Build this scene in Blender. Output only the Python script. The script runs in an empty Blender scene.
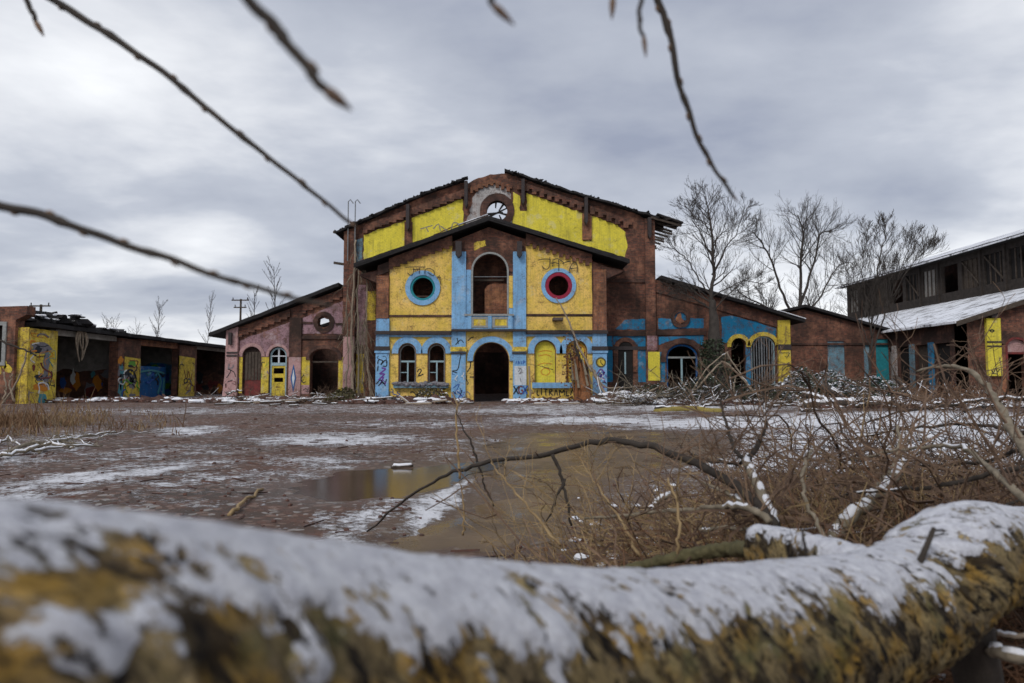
import bpy, bmesh, math, random
from mathutils import Vector, Matrix, noise
from mathutils.geometry import tessellate_polygon
rnd = random.Random(7)
scene = bpy.context.scene
COL = scene.collection
PI = math.pi
# ------------------------------------------------------------------ camera
CH = 1.2; FPX = 683.0; PITCH = math.radians(3.4)
cam_d = bpy.data.cameras.new('camera'); cam = bpy.data.objects.new('camera', cam_d)
COL.objects.link(cam); scene.camera = cam
cam.location = (0, 0, CH); cam.rotation_euler = (PI/2 + PITCH, 0, 0)
cam_d.sensor_width = 36; cam_d.lens = FPX*36/1024
cam_d.clip_start = 0.02; cam_d.clip_end = 6000
cam_d.dof.use_dof = True; cam_d.dof.focus_distance = 9; cam_d.dof.aperture_fstop = 2.6
CT, ST = math.cos(PITCH), math.sin(PITCH)
def P(px, py, D):
    """where a sight line meets the vertical plane y = D"""
    x = (px-512)/FPX; v = (341.5-py)/FPX
    t = D/(CT - v*ST)
    return Vector((x*t, D, CH + t*(ST+v*CT)))
def G(px, py, z=0.0):
    """a point of the flat ground"""
    x = (px-512)/FPX; v = (341.5-py)/FPX
    t = (z-CH)/(ST+v*CT)
    return Vector((x*t, t*(CT-v*ST), z))
def pix(x, y, z):
    dz = z-CH; f = y*CT+dz*ST; u = -y*ST+dz*CT
    return 512+FPX*x/f, 341.5-FPX*u/f
def plane(D):
    def f(px, py): return ((px-512)*D/FPX*1.006, P(512, py, D).z)
    return f
def nz(x, y, z=0.0): return noise.noise(Vector((x, y, z)))
def fbm(x, y, z=0.0, o=4): return noise.fractal(Vector((x, y, z)), 0.9, 2.1, o)

# ------------------------------------------------------------------ materials
def new_mat(name):
    m = bpy.data.materials.new(name); m.use_nodes = True
    nt = m.node_tree; b = nt.nodes['Principled BSDF']
    return m, nt, b
def nd(nt, typ, ins=None, **props):
    n = nt.nodes.new(typ)
    for k, v in props.items(): setattr(n, k, v)
    for k, v in (ins or {}).items():
        if hasattr(v, 'is_output'): nt.links.new(v, n.inputs[k])
        else: n.inputs[k].default_value = v
    return n
def rgba(c): return (c[0], c[1], c[2], 1)
def mix(nt, fac, a, b, bt='MIX'):
    n = nt.nodes.new('ShaderNodeMix'); n.data_type = 'RGBA'; n.blend_type = bt
    for i, v in ((0, fac), (6, a), (7, b)):
        if hasattr(v, 'is_output'): nt.links.new(v, n.inputs[i])
        else: n.inputs[i].default_value = v if i == 0 else (rgba(v) if len(v) == 3 else v)
    return n.outputs[2]
def math_n(nt, op, a, b=0.0, clamp=False):
    n = nt.nodes.new('ShaderNodeMath'); n.operation = op; n.use_clamp = clamp
    for i, v in ((0, a), (1, b)):
        if hasattr(v, 'is_output'): nt.links.new(v, n.inputs[i])
        else: n.inputs[i].default_value = v
    return n.outputs[0]
def ramp(nt, fac, lo, hi):
    n = nt.nodes.new('ShaderNodeMapRange'); n.inputs[1].default_value = lo; n.inputs[2].default_value = hi
    nt.links.new(fac, n.inputs[0]); return n.outputs[0]
def noise_n(nt, vec, scale, detail=4, rough=0.6, dist=0.0):
    n = nd(nt, 'ShaderNodeTexNoise', {'Scale': scale, 'Detail': detail, 'Roughness': rough, 'Distortion': dist})
    if vec is not None: nt.links.new(vec, n.inputs['Vector'])
    return n.outputs['Fac']
def bump(nt, b, h, strength=0.4, dist=0.02):
    n = nd(nt, 'ShaderNodeBump', {'Strength': strength, 'Distance': dist, 'Height': h})
    nt.links.new(n.outputs[0], b.inputs['Normal'])
def wall_coords(nt):
    tc = nt.nodes.new('ShaderNodeTexCoord'); s = nd(nt, 'ShaderNodeSeparateXYZ', {0: tc.outputs['Object']})
    u = math_n(nt, 'ADD', s.outputs[0], s.outputs[1])
    c = nd(nt, 'ShaderNodeCombineXYZ', {0: u, 1: s.outputs[2]})
    st = nd(nt, 'ShaderNodeCombineXYZ', {0: math_n(nt, 'MULTIPLY', u, 3.0), 1: math_n(nt, 'MULTIPLY', s.outputs[2], 0.25)})
    return tc.outputs['Object'], c.outputs[0], st.outputs[0]
def brick_mat(name, c1=(.23, .082, .049), c2=(.090, .040, .030), mortar=(.085, .066, .056), paint=None, wear=0.35, dark=0.62, paint2=None):
    m, nt, b = new_mat(name)
    o, uv, st = wall_coords(nt)
    br = nd(nt, 'ShaderNodeTexBrick', {'Vector': uv, 'Color1': rgba(c1), 'Color2': rgba(c2), 'Mortar': rgba(mortar), 'Scale': 1.0,
            'Mortar Size': 0.012, 'Mortar Smooth': 0.2, 'Bias': 0.0, 'Brick Width': 0.26, 'Row Height': 0.085})
    col = br.outputs['Color']
    big = noise_n(nt, o, 0.55, 5, .65)
    pal = noise_n(nt, o, 1.2, 7, .75)
    col = mix(nt, math_n(nt, 'MULTIPLY', ramp(nt, pal, .48, .62), .6), col, (c1[0]*1.55, c1[1]*2.05, c1[2]*2.1))
    col = mix(nt, math_n(nt, 'MULTIPLY', ramp(nt, big, .42, .60), dark), col, (.024, .016, .013))
    col = mix(nt, math_n(nt, 'MULTIPLY', ramp(nt, noise_n(nt, st, .9, 6, .7), .5, .66), .6), col, (.035, .025, .02))
    col = mix(nt, math_n(nt, 'MULTIPLY', ramp(nt, noise_n(nt, o, 4.5, 4, .7), .5, .62), .4), col, (.02, .014, .012))
    if paint:
        fine = noise_n(nt, o, 13, 6, .75); med = noise_n(nt, o, 2.1, 9, .8)
        w = math_n(nt, 'ADD', math_n(nt, 'MULTIPLY', fine, .4), math_n(nt, 'MULTIPLY', med, .6))
        mask = math_n(nt, 'MULTIPLY', ramp(nt, w, .625-.26*wear, .735-.26*wear), .88)
        pc = mix(nt, ramp(nt, noise_n(nt, o, .9, 4, .6), .3, .7), tuple(x*.8 for x in paint), paint2 or tuple(min(1, x*1.08) for x in paint))
        pc = mix(nt, math_n(nt, 'MULTIPLY', ramp(nt, noise_n(nt, o, 3.3, 5, .7), .52, .75), .45), pc, tuple(.35*x+.06 for x in paint))
        pc = mix(nt, math_n(nt, 'MULTIPLY', ramp(nt, noise_n(nt, o, 5.5, 7, .75), .5, .66), .4), pc, tuple(.30*x+.05 for x in paint))
        pc = mix(nt, math_n(nt, 'MULTIPLY', ramp(nt, noise_n(nt, o, 1.2, 8, .75), .56, .60), .5), pc, tuple(.45*x+.26 for x in paint))
        pc = mix(nt, math_n(nt, 'MULTIPLY', br.outputs['Fac'], .28), pc, tuple(x*.35 for x in paint))
        streak = noise_n(nt, st, 1.4, 5, .65)
        pc = mix(nt, math_n(nt, 'MULTIPLY', ramp(nt, streak, .52, .72), .55), pc, tuple(.22*x+.04 for x in paint))
        col = mix(nt, mask, pc, col)
    nt.links.new(col, b.inputs['Base Color'])
    b.inputs['Roughness'].default_value = .88; b.inputs['Specular IOR Level'].default_value = .25
    h = math_n(nt, 'ADD', math_n(nt, 'MULTIPLY', br.outputs['Fac'], -1.0), noise_n(nt, o, 14, 4))
    bump(nt, b, h, .5, .015)
    return m
def plain(name, c, rough=.8, var=.35, scale=6, c2=None, spec=.3, bmp=.3, metal=0, stretch=None):
    m, nt, b = new_mat(name)
    tc = nt.nodes.new('ShaderNodeTexCoord'); o = tc.outputs['Object']
    if stretch:
        mp = nd(nt, 'ShaderNodeMapping', {'Vector': o}); mp.inputs['Scale'].default_value = stretch; o = mp.outputs[0]
    f = noise_n(nt, o, scale, 6, .68)
    c2 = c2 or tuple(x*(1-var) for x in c)
    col = mix(nt, ramp(nt, f, .33, .67), c, c2)
    nt.links.new(col, b.inputs['Base Color']); b.inputs['Roughness'].default_value = rough
    b.inputs['Specular IOR Level'].default_value = spec; b.inputs['Metallic'].default_value = metal
    if bmp: bump(nt, b, noise_n(nt, o, scale*2.5, 5, .7), bmp, .02)
    return m
M = {}
M['brick'] = brick_mat('red_brick')
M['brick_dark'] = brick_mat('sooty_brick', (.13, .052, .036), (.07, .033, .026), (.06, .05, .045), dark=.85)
M['brick_orange'] = brick_mat('orange_brick', (.34, .12, .055), (.20, .07, .036), (.15, .12, .10), dark=.45)
M['yellow'] = brick_mat('golden_yellow_paint', paint=(.84, .60, .085), paint2=(.87, .57, .18), wear=.46)
M['lemon'] = brick_mat('lemon_yellow_paint', paint=(.78, .66, .07), wear=.32)
M['yellow_worn'] = brick_mat('worn_yellow_paint', paint=(.78, .58, .07), wear=.56)
M['mustard'] = brick_mat('mustard_paint', paint=(.70, .53, .06), wear=.5)
M['blue'] = brick_mat('light_blue_paint', paint=(.22, .44, .70), wear=.38)
M['azure'] = brick_mat('azure_paint', paint=(.012, .20, .39), wear=.52)
M['deepblue'] = brick_mat('deep_blue_paint', paint=(.01, .10, .30), wear=.3)
M['greyblue'] = brick_mat('grey_blue_paint', paint=(.16, .30, .38), wear=.6)
M['pink'] = brick_mat('pink_paint', paint=(.48, .29, .28), wear=.42)
M['mauve'] = brick_mat('mauve_plaster', paint=(.36, .22, .25), wear=.62)
M['plaster'] = brick_mat('grey_plaster', paint=(.46, .44, .43), wear=.55)
M['white_paint'] = brick_mat('white_paint', paint=(.62, .66, .70), wear=.2)
M['crimson'] = plain('crimson_paint', (.30, .02, .05))
M['teal'] = plain('teal_paint', (.02, .22, .26))
M['roof'] = plain('tar_roof', (.022, .020, .021), .85, .5, 5)
M['soot'] = plain('soot_shade_black', (.02, .017, .016), .95, .5, 3)  # also the painted shade of the arched opening beside the porch
M['cornice'] = plain('dark_cornice', (.05, .04, .04), .8, .4, 9)
M['timber'] = plain('weathered_timber', (.085, .065, .05), .85, .55, 5)
M['timber_dark'] = plain('sooty_timber', (.048, .038, .032), .9, .6, 3)
M['timber_pale'] = plain('pale_timber', (.34, .27, .20), .8, .45, 7)
M['timber_red'] = plain('orange_heartwood', (.30, .115, .04), .8, .6, 5, c2=(.07, .035, .02), stretch=(5, 5, .5))
M['frame'] = plain('window_frame_paint', (.30, .42, .46), .6, .3, 8)
M['frame_grey'] = plain('grey_frame', (.30, .31, .30), .7, .4, 8)
M['concrete'] = plain('bare_concrete', (.30, .28, .255), .9, .5, 2.2)
M['metal'] = plain('rusty_metal', (.12, .09, .08), .6, .5, 9, metal=.3)
M['steel'] = plain('grey_pipe', (.20, .21, .22), .5, .4, 6)
M['black_spray'] = plain('black_spray', (.018, .022, .028), .7, .2, 20, bmp=0)
M['white_spray'] = plain('white_spray', (.7, .72, .72), .7, .3, 12, bmp=0)
M['blue_spray'] = plain('blue_spray', (.03, .10, .36), .7, .3, 12, bmp=0)
M['purple_spray'] = plain('purple_spray', (.14, .045, .28), .7, .3, 12, bmp=0)
M['green_spray'] = plain('green_spray', (.12, .34, .04), .7, .3, 12, bmp=0)
M['orange_spray'] = plain('orange_spray', (.60, .22, .02), .7, .3, 12, bmp=0)
M['red_spray'] = plain('red_spray', (.19, .03, .027), .7, .3, 4, c2=(.06, .022, .02), bmp=0)
M['grey_spray'] = plain('grey_spray', (.20, .19, .21), .7, .4, 7, bmp=0)
M['teal_spray'] = plain('teal_spray', (.07, .26, .30), .7, .3, 12, bmp=0)
M['bark_dark'] = plain('dark_bark', (.050, .040, .032), .85, .5, 14, c2=(.024, .019, .016))
M['bark_twig'] = plain('twig_bark', (.20, .128, .080), .75, .5, 4, c2=(.048, .028, .022))
M['bark_tree'] = plain('tree_bark', (.06, .05, .043), .9, .5, 4, c2=(.03, .025, .022))
M['bark_pale'] = plain('pale_bark', (.25, .21, .155), .8, .5, 18, c2=(.12, .10, .07))
M['bark_moss'] = plain('mossy_bark', (.11, .095, .045), .9, .5, 20, c2=(.05, .045, .02))
M['straw'] = plain('dry_straw', (.27, .19, .10), .8, .5, 1.2, c2=(.12, .07, .04))
M['straw_dark'] = plain('dead_stalk', (.17, .095, .05), .85, .5, 3)
M['reed'] = plain('tan_twig', (.34, .24, .12), .8, .5, 9, c2=(.18, .12, .06))
M['leaf'] = plain('ivy_leaf', (.034, .05, .022), .55, .5, 4, c2=(.016, .024, .012), spec=.4)
M['leaf_olive'] = plain('olive_leaf', (.10, .095, .04), .7, .5, 4, c2=(.055, .045, .022))
M['leaf_dead'] = plain('dead_leaf', (.20, .095, .045), .75, .5, 9, c2=(.09, .045, .026))
M['moss'] = plain('yellow_moss', (.30, .22, .06), .9, .5, 12, c2=(.16, .14, .04))
M['brickbit'] = plain('broken_brick', (.12, .055, .04), .9, .6, 8, c2=(.07, .05, .045))
def snow_mat():
    m, nt, b = new_mat('snow')
    tc = nt.nodes.new('ShaderNodeTexCoord'); o = tc.outputs['Object']
    col = mix(nt, ramp(nt, noise_n(nt, o, 5, 6, .7), .35, .7), (.80, .81, .85), (.66, .67, .72))
    nt.links.new(col, b.inputs['Base Color']); b.inputs['Roughness'].default_value = .65
    b.inputs['Subsurface Weight'].default_value = .25; b.inputs['Subsurface Radius'].default_value = (.03, .035, .04); b.inputs['Subsurface Scale'].default_value = .3
    h = math_n(nt, 'ADD', noise_n(nt, o, 40, 6, .7), math_n(nt, 'MULTIPLY', noise_n(nt, o, 160, 4, .7), .5))
    bump(nt, b, h, .55, .012)
    return m
M['snow'] = snow_mat()
def snow_roof_mat():
    m, nt, b = new_mat('snow_dusted_roofing')
    tc = nt.nodes.new('ShaderNodeTexCoord'); o = tc.outputs['Object']
    f = noise_n(nt, o, .7, 7, .72, .4); g = noise_n(nt, o, 3.5, 5, .7)
    k = ramp(nt, math_n(nt, 'ADD', math_n(nt, 'MULTIPLY', f, .7), math_n(nt, 'MULTIPLY', g, .3)), .50, .62)
    mp = nd(nt, 'ShaderNodeMapping', {'Vector': o}); mp.inputs['Scale'].default_value = (.5, 2.2, 1)
    seam = noise_n(nt, mp.outputs[0], 1.1, 5, .7)
    col = mix(nt, k, (.74, .76, .81), (.10, .09, .09)); col = mix(nt, math_n(nt, 'MULTIPLY', ramp(nt, seam, .55, .62), .85), col, (.05, .045, .045))
    nt.links.new(col, b.inputs['Base Color']); b.inputs['Roughness'].default_value = .8
    bump(nt, b, f, .4, .05)
    return m
M['snow_roof'] = snow_roof_mat()
def bark_nodes(nt):
    at = nd(nt, 'ShaderNodeAttribute', attribute_name='bark'); uv = at.outputs['Vector']
    mp = nd(nt, 'ShaderNodeMapping', {'Vector': uv}); mp.inputs['Scale'].default_value = (.42, 1.0, 1.0)
    v = mp.outputs[0]
    f = noise_n(nt, v, 46, 6, .66, .6); g = noise_n(nt, v, 14, 5, .6); h = noise_n(nt, uv, 130, 6, .75); big = noise_n(nt, v, 17, 5, .65)
    col = mix(nt, ramp(nt, g, .40, .60), (.44, .33, .15), (.24, .18, .10))
    col = mix(nt, math_n(nt, 'MULTIPLY', ramp(nt, noise_n(nt, uv, 11, 4, .6), .48, .62), .85), col, (.50, .29, .05))
    col = mix(nt, math_n(nt, 'MULTIPLY', ramp(nt, h, .45, .65), .65), col, (.11, .09, .06))
    col = mix(nt, math_n(nt, 'MULTIPLY', ramp(nt, noise_n(nt, uv, 7, 4, .6), .55, .68), .7), col, (.11, .125, .045))
    col = mix(nt, math_n(nt, 'MULTIPLY', ramp(nt, big, .50, .58), .9), col, (.026, .018, .014))
    col = mix(nt, ramp(nt, f, .52, .60), col, (.014, .010, .008))
    hgt = math_n(nt, 'ADD', math_n(nt, 'MULTIPLY', f, -1.6), math_n(nt, 'MULTIPLY', h, .6))
    return col, hgt, uv, f
def log_mat():
    m, nt, b = new_mat('furrowed_bark'); col, hgt, uv, f = bark_nodes(nt)
    nt.links.new(col, b.inputs['Base Color']); b.inputs['Roughness'].default_value = .9; b.inputs['Specular IOR Level'].default_value = .2
    bump(nt, b, hgt, 1.0, .03)
    return m
M['log'] = log_mat()
def bark_snow_mat():
    m, nt, b = new_mat('thin_snow_on_bark'); col, hgt, uv, f = bark_nodes(nt)
    at = nd(nt, 'ShaderNodeAttribute', attribute_name='cover'); c = at.outputs['Fac']
    mp = nd(nt, 'ShaderNodeMapping', {'Vector': uv}); mp.inputs['Scale'].default_value = (.45, 1.0, 1.0)
    sl = noise_n(nt, mp.outputs[0], 36, 5, .7, .5); spots = noise_n(nt, mp.outputs[0], 95, 4, .65); gr = noise_n(nt, uv, 190, 5, .8); lumps = noise_n(nt, uv, 34, 6, .72)
    k = math_n(nt, 'ADD', c, math_n(nt, 'MULTIPLY', math_n(nt, 'SUBTRACT', sl, .5), -2.6))
    k = math_n(nt, 'ADD', k, math_n(nt, 'MULTIPLY', math_n(nt, 'SUBTRACT', spots, .5), -1.9))
    k = math_n(nt, 'ADD', k, math_n(nt, 'MULTIPLY', math_n(nt, 'SUBTRACT', gr, .5), 1.5))
    k = ramp(nt, k, -.04, .14)
    sc = mix(nt, ramp(nt, lumps, .35, .68), (.67, .68, .725), (.42, .425, .48))
    sc = mix(nt, math_n(nt, 'MULTIPLY', ramp(nt, gr, .54, .66), .65), sc, (.30, .28, .27))
    col = mix(nt, k, col, sc)
    nt.links.new(col, b.inputs['Base Color']); b.inputs['Roughness'].default_value = .7; b.inputs['Specular IOR Level'].default_value = .25
    h2 = math_n(nt, 'ADD', math_n(nt, 'MULTIPLY', lumps, 1.0), math_n(nt, 'ADD', math_n(nt, 'MULTIPLY', gr, .45), math_n(nt, 'MULTIPLY', k, .6)))
    bump(nt, b, h2, .9, .012)
    return m
M['bark_snow'] = bark_snow_mat()
def ground_mat():
    m, nt, b = new_mat('wet_rubble_mud_and_snow')
    tc = nt.nodes.new('ShaderNodeTexCoord'); o = tc.outputs['Object']
    at = nd(nt, 'ShaderNodeAttribute', attribute_name='cover'); sp = nd(nt, 'ShaderNodeSeparateColor', {0: at.outputs['Color']})
    snow, wet, tan = sp.outputs[0], sp.outputs[1], sp.outputs[2]
    a = noise_n(nt, o, .5, 6, .65); c = noise_n(nt, o, 5, 6, .75); d = noise_n(nt, o, 26, 5, .75)
    vo = nd(nt, 'ShaderNodeTexVoronoi', {'Vector': o, 'Scale': 15.0, 'Randomness': 1.0}); vc = nd(nt, 'ShaderNodeSeparateColor', {0: vo.outputs['Color']})
    col = mix(nt, ramp(nt, a, .38, .62), (.098, .047, .028), (.056, .041, .031))
    col = mix(nt, math_n(nt, 'MULTIPLY', ramp(nt, c, .48, .64), .75), col, (.14, .064, .044))
    col = mix(nt, math_n(nt, 'MULTIPLY', ramp(nt, d, .5, .66), .7), col, (.045, .034, .028))
    col = mix(nt, math_n(nt, 'MULTIPLY', math_n(nt, 'GREATER_THAN', vc.outputs[0], .86), .7), col, (.20, .13, .10))
    col = mix(nt, math_n(nt, 'MULTIPLY', math_n(nt, 'GREATER_THAN', vc.outputs[1], .93), .6), col, (.36, .34, .32))
    col = mix(nt, math_n(nt, 'MULTIPLY', tan, .85), col, mix(nt, ramp(nt, c, .42, .62), (.155, .098, .056), (.075, .047, .03)))
    col = mix(nt, math_n(nt, 'MULTIPLY', wet, .25), col, (.09, .062, .036))
    s1 = noise_n(nt, o, 2.2, 8, .78); s2 = noise_n(nt, o, 18, 6, .8)
    s = math_n(nt, 'ADD', math_n(nt, 'MULTIPLY', s1, .5), math_n(nt, 'MULTIPLY', s2, .5))
    k = math_n(nt, 'ADD', snow, math_n(nt, 'MULTIPLY', math_n(nt, 'SUBTRACT', s, .5), 3.6))
    k = ramp(nt, k, .42, .66)
    col = mix(nt, k, col, mix(nt, ramp(nt, s2, .35, .7), (.76, .77, .81), (.55, .55, .58)))
    nt.links.new(col, b.inputs['Base Color'])
    r = math_n(nt, 'ADD', .72, math_n(nt, 'MULTIPLY', wet, -.45)); nt.links.new(r, b.inputs['Roughness'])
    b.inputs['Specular IOR Level'].default_value = .35
    bump(nt, b, math_n(nt, 'ADD', math_n(nt, 'ADD', c, math_n(nt, 'MULTIPLY', d, .7)), math_n(nt, 'MULTIPLY', k, .5)), .8, .035)
    return m
M['ground'] = ground_mat()
def water_mat():
    m, nt, b = new_mat('muddy_water')
    tc = nt.nodes.new('ShaderNodeTexCoord'); o = tc.outputs['Object']
    col = mix(nt, ramp(nt, noise_n(nt, o, .8, 4, .6), .35, .65), (.165, .112, .064), (.085, .058, .036))
    nt.links.new(col, b.inputs['Base Color']); nt.links.new(math_n(nt, 'ADD', .06, math_n(nt, 'MULTIPLY', ramp(nt, noise_n(nt, o, 1.3, 6, .7), .35, .55), .36)), b.inputs['Roughness']); b.inputs['IOR'].default_value = 1.33; b.inputs['Specular IOR Level'].default_value = .32
    bump(nt, b, noise_n(nt, o, 5, 5, .7), .18, .02)
    return m
M['water'] = water_mat()
M['water_dark'] = plain('clear_puddle', (.06, .042, .027), .13, .3, 2, spec=.5, bmp=.03)

# ------------------------------------------------------------------ mesh builder
class MB:
    def __init__(s): s.v = []; s.f = []; s.attr = []
    def face(s, pts):
        i = len(s.v); s.v += [tuple(p) for p in pts]; s.f.append(tuple(range(i, i+len(pts))))
    def prism(s, outer, w0, w1, holes=(), mapf=None):
        """a flat outline (u, v) with holes, given thickness from w0 to w1"""
        mapf = mapf or (lambda u, v, w: (u, w, v))
        loops = [list(outer)]+[list(h) for h in holes]
        tris = tessellate_polygon([[Vector((p[0], p[1], 0)) for p in l] for l in loops])
        flat = [p for l in loops for p in l]; n = len(flat); b = len(s.v)
        s.v += [mapf(p[0], p[1], w0) for p in flat]; s.v += [mapf(p[0], p[1], w1) for p in flat]
        for t in tris:
            s.f.append((b+t[0], b+t[1], b+t[2])); s.f.append((b+n+t[2], b+n+t[1], b+n+t[0]))
        k = 0
        for l in loops:
            m = len(l)
            for i in range(m):
                a, c = b+k+i, b+k+(i+1) % m
                s.f.append((a, c, c+n, a+n))
            k += m
        return s
    def box(s, c, size, rot=None, taper=1.0, jit=0.0, rng=rnd):
        hx, hy, hz = size[0]/2, size[1]/2, size[2]/2; i = len(s.v); c = Vector(c)
        for z in (-1, 1):
            t = taper if z > 0 else 1
            for x, y in ((-1, -1), (1, -1), (1, 1), (-1, 1)):
                p = Vector((x*hx*t, y*hy*t, z*hz))
                if jit: p += Vector((rng.uniform(-jit, jit)*hx, rng.uniform(-jit, jit)*hy, rng.uniform(-jit, jit)*hz))
                if rot is not None: p = rot @ p
                s.v.append(tuple(c+p))
        for q in ((0, 3, 2, 1), (4, 5, 6, 7), (0, 1, 5, 4), (1, 2, 6, 5), (2, 3, 7, 6), (3, 0, 4, 7)): s.f.append(tuple(i+k for k in q))
        return s
    def rock(s, c, r, rng, squash=.7):
        b = len(s.v); n1, n2 = 6, 4; sd = rng.uniform(0, 99); c = Vector(c)
        for j in range(n2+1):
            th = PI*j/n2
            for i in range(n1):
                a = 2*PI*i/n1+sd; d = Vector((math.cos(a)*math.sin(th), math.sin(a)*math.sin(th), math.cos(th)))
                k = r*(1+.5*nz(d.x*1.3+sd, d.y*1.3, d.z*1.3))
                s.v.append(tuple(c+Vector((d.x*k, d.y*k, d.z*k*squash))))
        for j in range(n2):
            for i in range(n1):
                s.f.append((b+j*n1+i, b+j*n1+(i+1) % n1, b+(j+1)*n1+(i+1) % n1, b+(j+1)*n1+i))
        return s
    def tube(s, pts, radii, sides=5, cap=True):
        pts = [Vector(p) for p in pts]; n = len(pts); b = len(s.v)
        if not hasattr(radii, '__len__'): radii = [radii]*n
        elif len(radii) == 2 and n != 2: radii = [radii[0]+(radii[1]-radii[0])*i/(n-1) for i in range(n)]
        ref = None
        for i, p in enumerate(pts):
            t = (pts[min(i+1, n-1)]-pts[max(i-1, 0)])
            t = t.normalized() if t.length > 1e-9 else Vector((0, 0, 1))
            if ref is None: ref = t.orthogonal()
            ref = (ref-t*ref.dot(t)); ref = ref.normalized() if ref.length > 1e-6 else t.orthogonal().normalized()
            q = t.cross(ref)
            for k in range(sides):
                a = 2*PI*k/sides
                s.v.append(tuple(p+(ref*math.cos(a)+q*math.sin(a))*radii[i]))
        for i in range(n-1):
            for k in range(sides):
                a, c = b+i*sides+k, b+i*sides+(k+1) % sides
                s.f.append((a, c, c+sides, a+sides))
        if cap:
            s.f.append(tuple(b+k for k in reversed(range(sides)))); s.f.append(tuple(b+(n-1)*sides+k for k in range(sides)))
        return s
    def leaf(s, p, size, rng, up=.3, droop=0):
        d = Vector((rng.gauss(0, 1), rng.gauss(0, 1), rng.gauss(0, 1)*(1-up))).normalized(); e = d.orthogonal().normalized()
        e = Matrix.Rotation(rng.uniform(0, 2*PI), 3, d) @ e if up < .5 else Vector((-d.y, d.x, rng.uniform(-.2, .2))).normalized()
        p = Vector(p); a = d*size; c = e*size*.42; k = d.cross(e)*size*.12
        s.face([p-a*.5, p+c+k, p+a*.5, p-c+k])
    def finish(s, name, mat, smooth=False):
        me = bpy.data.meshes.new(name); me.from_pydata(s.v, [], s.f); me.update()
        if len(s.f) < 60000:
            bm = bmesh.new(); bm.from_mesh(me); bmesh.ops.recalc_face_normals(bm, faces=bm.faces); bm.to_mesh(me); bm.free()
        if smooth: me.polygons.foreach_set('use_smooth', [True]*len(me.polygons))
        me.materials.append(mat)
        return me

def tag(o, label=None, cat=None, group=None, kind=None):
    if label: o['label'] = label
    if cat: o['category'] = cat
    if group: o['group'] = group
    if kind: o['kind'] = kind
    return o
def thing(name, label, cat, loc=(0, 0, 0), group=None):
    o = bpy.data.objects.new(name, None); COL.objects.link(o); o.location = loc; o.empty_display_size = .2
    return tag(o, label, cat, group)
def part(mb, name, mat, parent, label=None, smooth=False, kind=None):
    """mesh of its own under its thing (built in world coordinates)"""
    o = bpy.data.objects.new(name, mb.finish(name, M[mat] if isinstance(mat, str) else mat, smooth)); COL.objects.link(o); o.parent = parent
    o.location = -parent.location if parent.parent is None and parent.type == 'EMPTY' else (0, 0, 0)
    return tag(o, label, kind=kind)
def solo(mb, name, mat, label=None, cat=None, group=None, kind=None, smooth=False):
    """a thing that is one mesh; origin moved to its base"""
    if kind != 'structure' and mb.v:
        xs, ys, zs = zip(*mb.v); c = ((min(xs)+max(xs))/2, (min(ys)+max(ys))/2, min(zs))
        mb.v = [(a-c[0], b-c[1], d-c[2]) for a, b, d in mb.v]
    else: c = (0, 0, 0)
    o = bpy.data.objects.new(name, mb.finish(name, M[mat] if isinstance(mat, str) else mat, smooth)); COL.objects.link(o); o.location = c
    return tag(o, label, cat, group, kind)
def curve(pts, n=6):
    """Catmull-Rom through points"""
    pts = [Vector(p) for p in pts]; out = []
    for i in range(len(pts)-1):
        p0 = pts[max(i-1, 0)]; p1 = pts[i]; p2 = pts[i+1]; p3 = pts[min(i+2, len(pts)-1)]
        for k in range(n):
            t = k/n
            out.append(.5*((2*p1)+(p2-p0)*t+(2*p0-5*p1+4*p2-p3)*t*t+(3*p1-p0-3*p2+p3)*t**3))
    out.append(pts[-1]); return out
def lerp(a, b, t): return a+(b-a)*t

# ------------------------------------------------------------------ world and light
w = bpy.data.worlds.new('World'); scene.world = w; w.use_nodes = True
nt = w.node_tree; bg = nt.nodes['Background']; bg.inputs['Strength'].default_value = .1
SUN = Vector((-.42, -.75, .80)).normalized()
sky = nd(nt, 'ShaderNodeTexSky', sky_type='NISHITA', sun_disc=False)
sky.sun_elevation = math.asin(SUN.z); sky.sun_rotation = math.atan2(SUN.x, SUN.y); sky.air_density = 1; sky.dust_density = 2
tc = nt.nodes.new('ShaderNodeTexCoord'); sep = nd(nt, 'ShaderNodeSeparateXYZ', {0: tc.outputs['Generated']})
zz = math_n(nt, 'ADD', math_n(nt, 'MAXIMUM', sep.outputs[2], 0.0), .18)
u = math_n(nt, 'DIVIDE', sep.outputs[0], zz); v = math_n(nt, 'DIVIDE', sep.outputs[1], zz)
uv = nd(nt, 'ShaderNodeCombineXYZ', {0: math_n(nt, 'MULTIPLY', u, .85), 1: v, 2: 3.7}).outputs[0]
n1 = noise_n(nt, uv, .60, 6, .50, .25); n2 = noise_n(nt, uv, 1.7, 6, .52, .15); n3 = noise_n(nt, uv, .26, 3, .5)
f = math_n(nt, 'ADD', math_n(nt, 'MULTIPLY', n1, .5), math_n(nt, 'ADD', math_n(nt, 'MULTIPLY', n2, .26), math_n(nt, 'MULTIPLY', n3, .32)))
low = ramp(nt, sep.outputs[2], .40, .0)
f = math_n(nt, 'ADD', math_n(nt, 'MULTIPLY', math_n(nt, 'SUBTRACT', math_n(nt, 'MULTIPLY', f, .93), .5), 2.7), .475)
f = math_n(nt, 'ADD', f, math_n(nt, 'MULTIPLY', math_n(nt, 'MULTIPLY', low, low), .32))
f = math_n(nt, 'ADD', f, math_n(nt, 'MULTIPLY', sep.outputs[0], .05))
K = 10.0
cr = nt.nodes.new('ShaderNodeValToRGB'); nt.links.new(f, cr.inputs[0])
els = cr.color_ramp.elements
els[0].position = .32; els[0].color = (.30, .33, .42, 1)
els[1].position = .76; els[1].color = (.90, .915, .94, 1)
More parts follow.
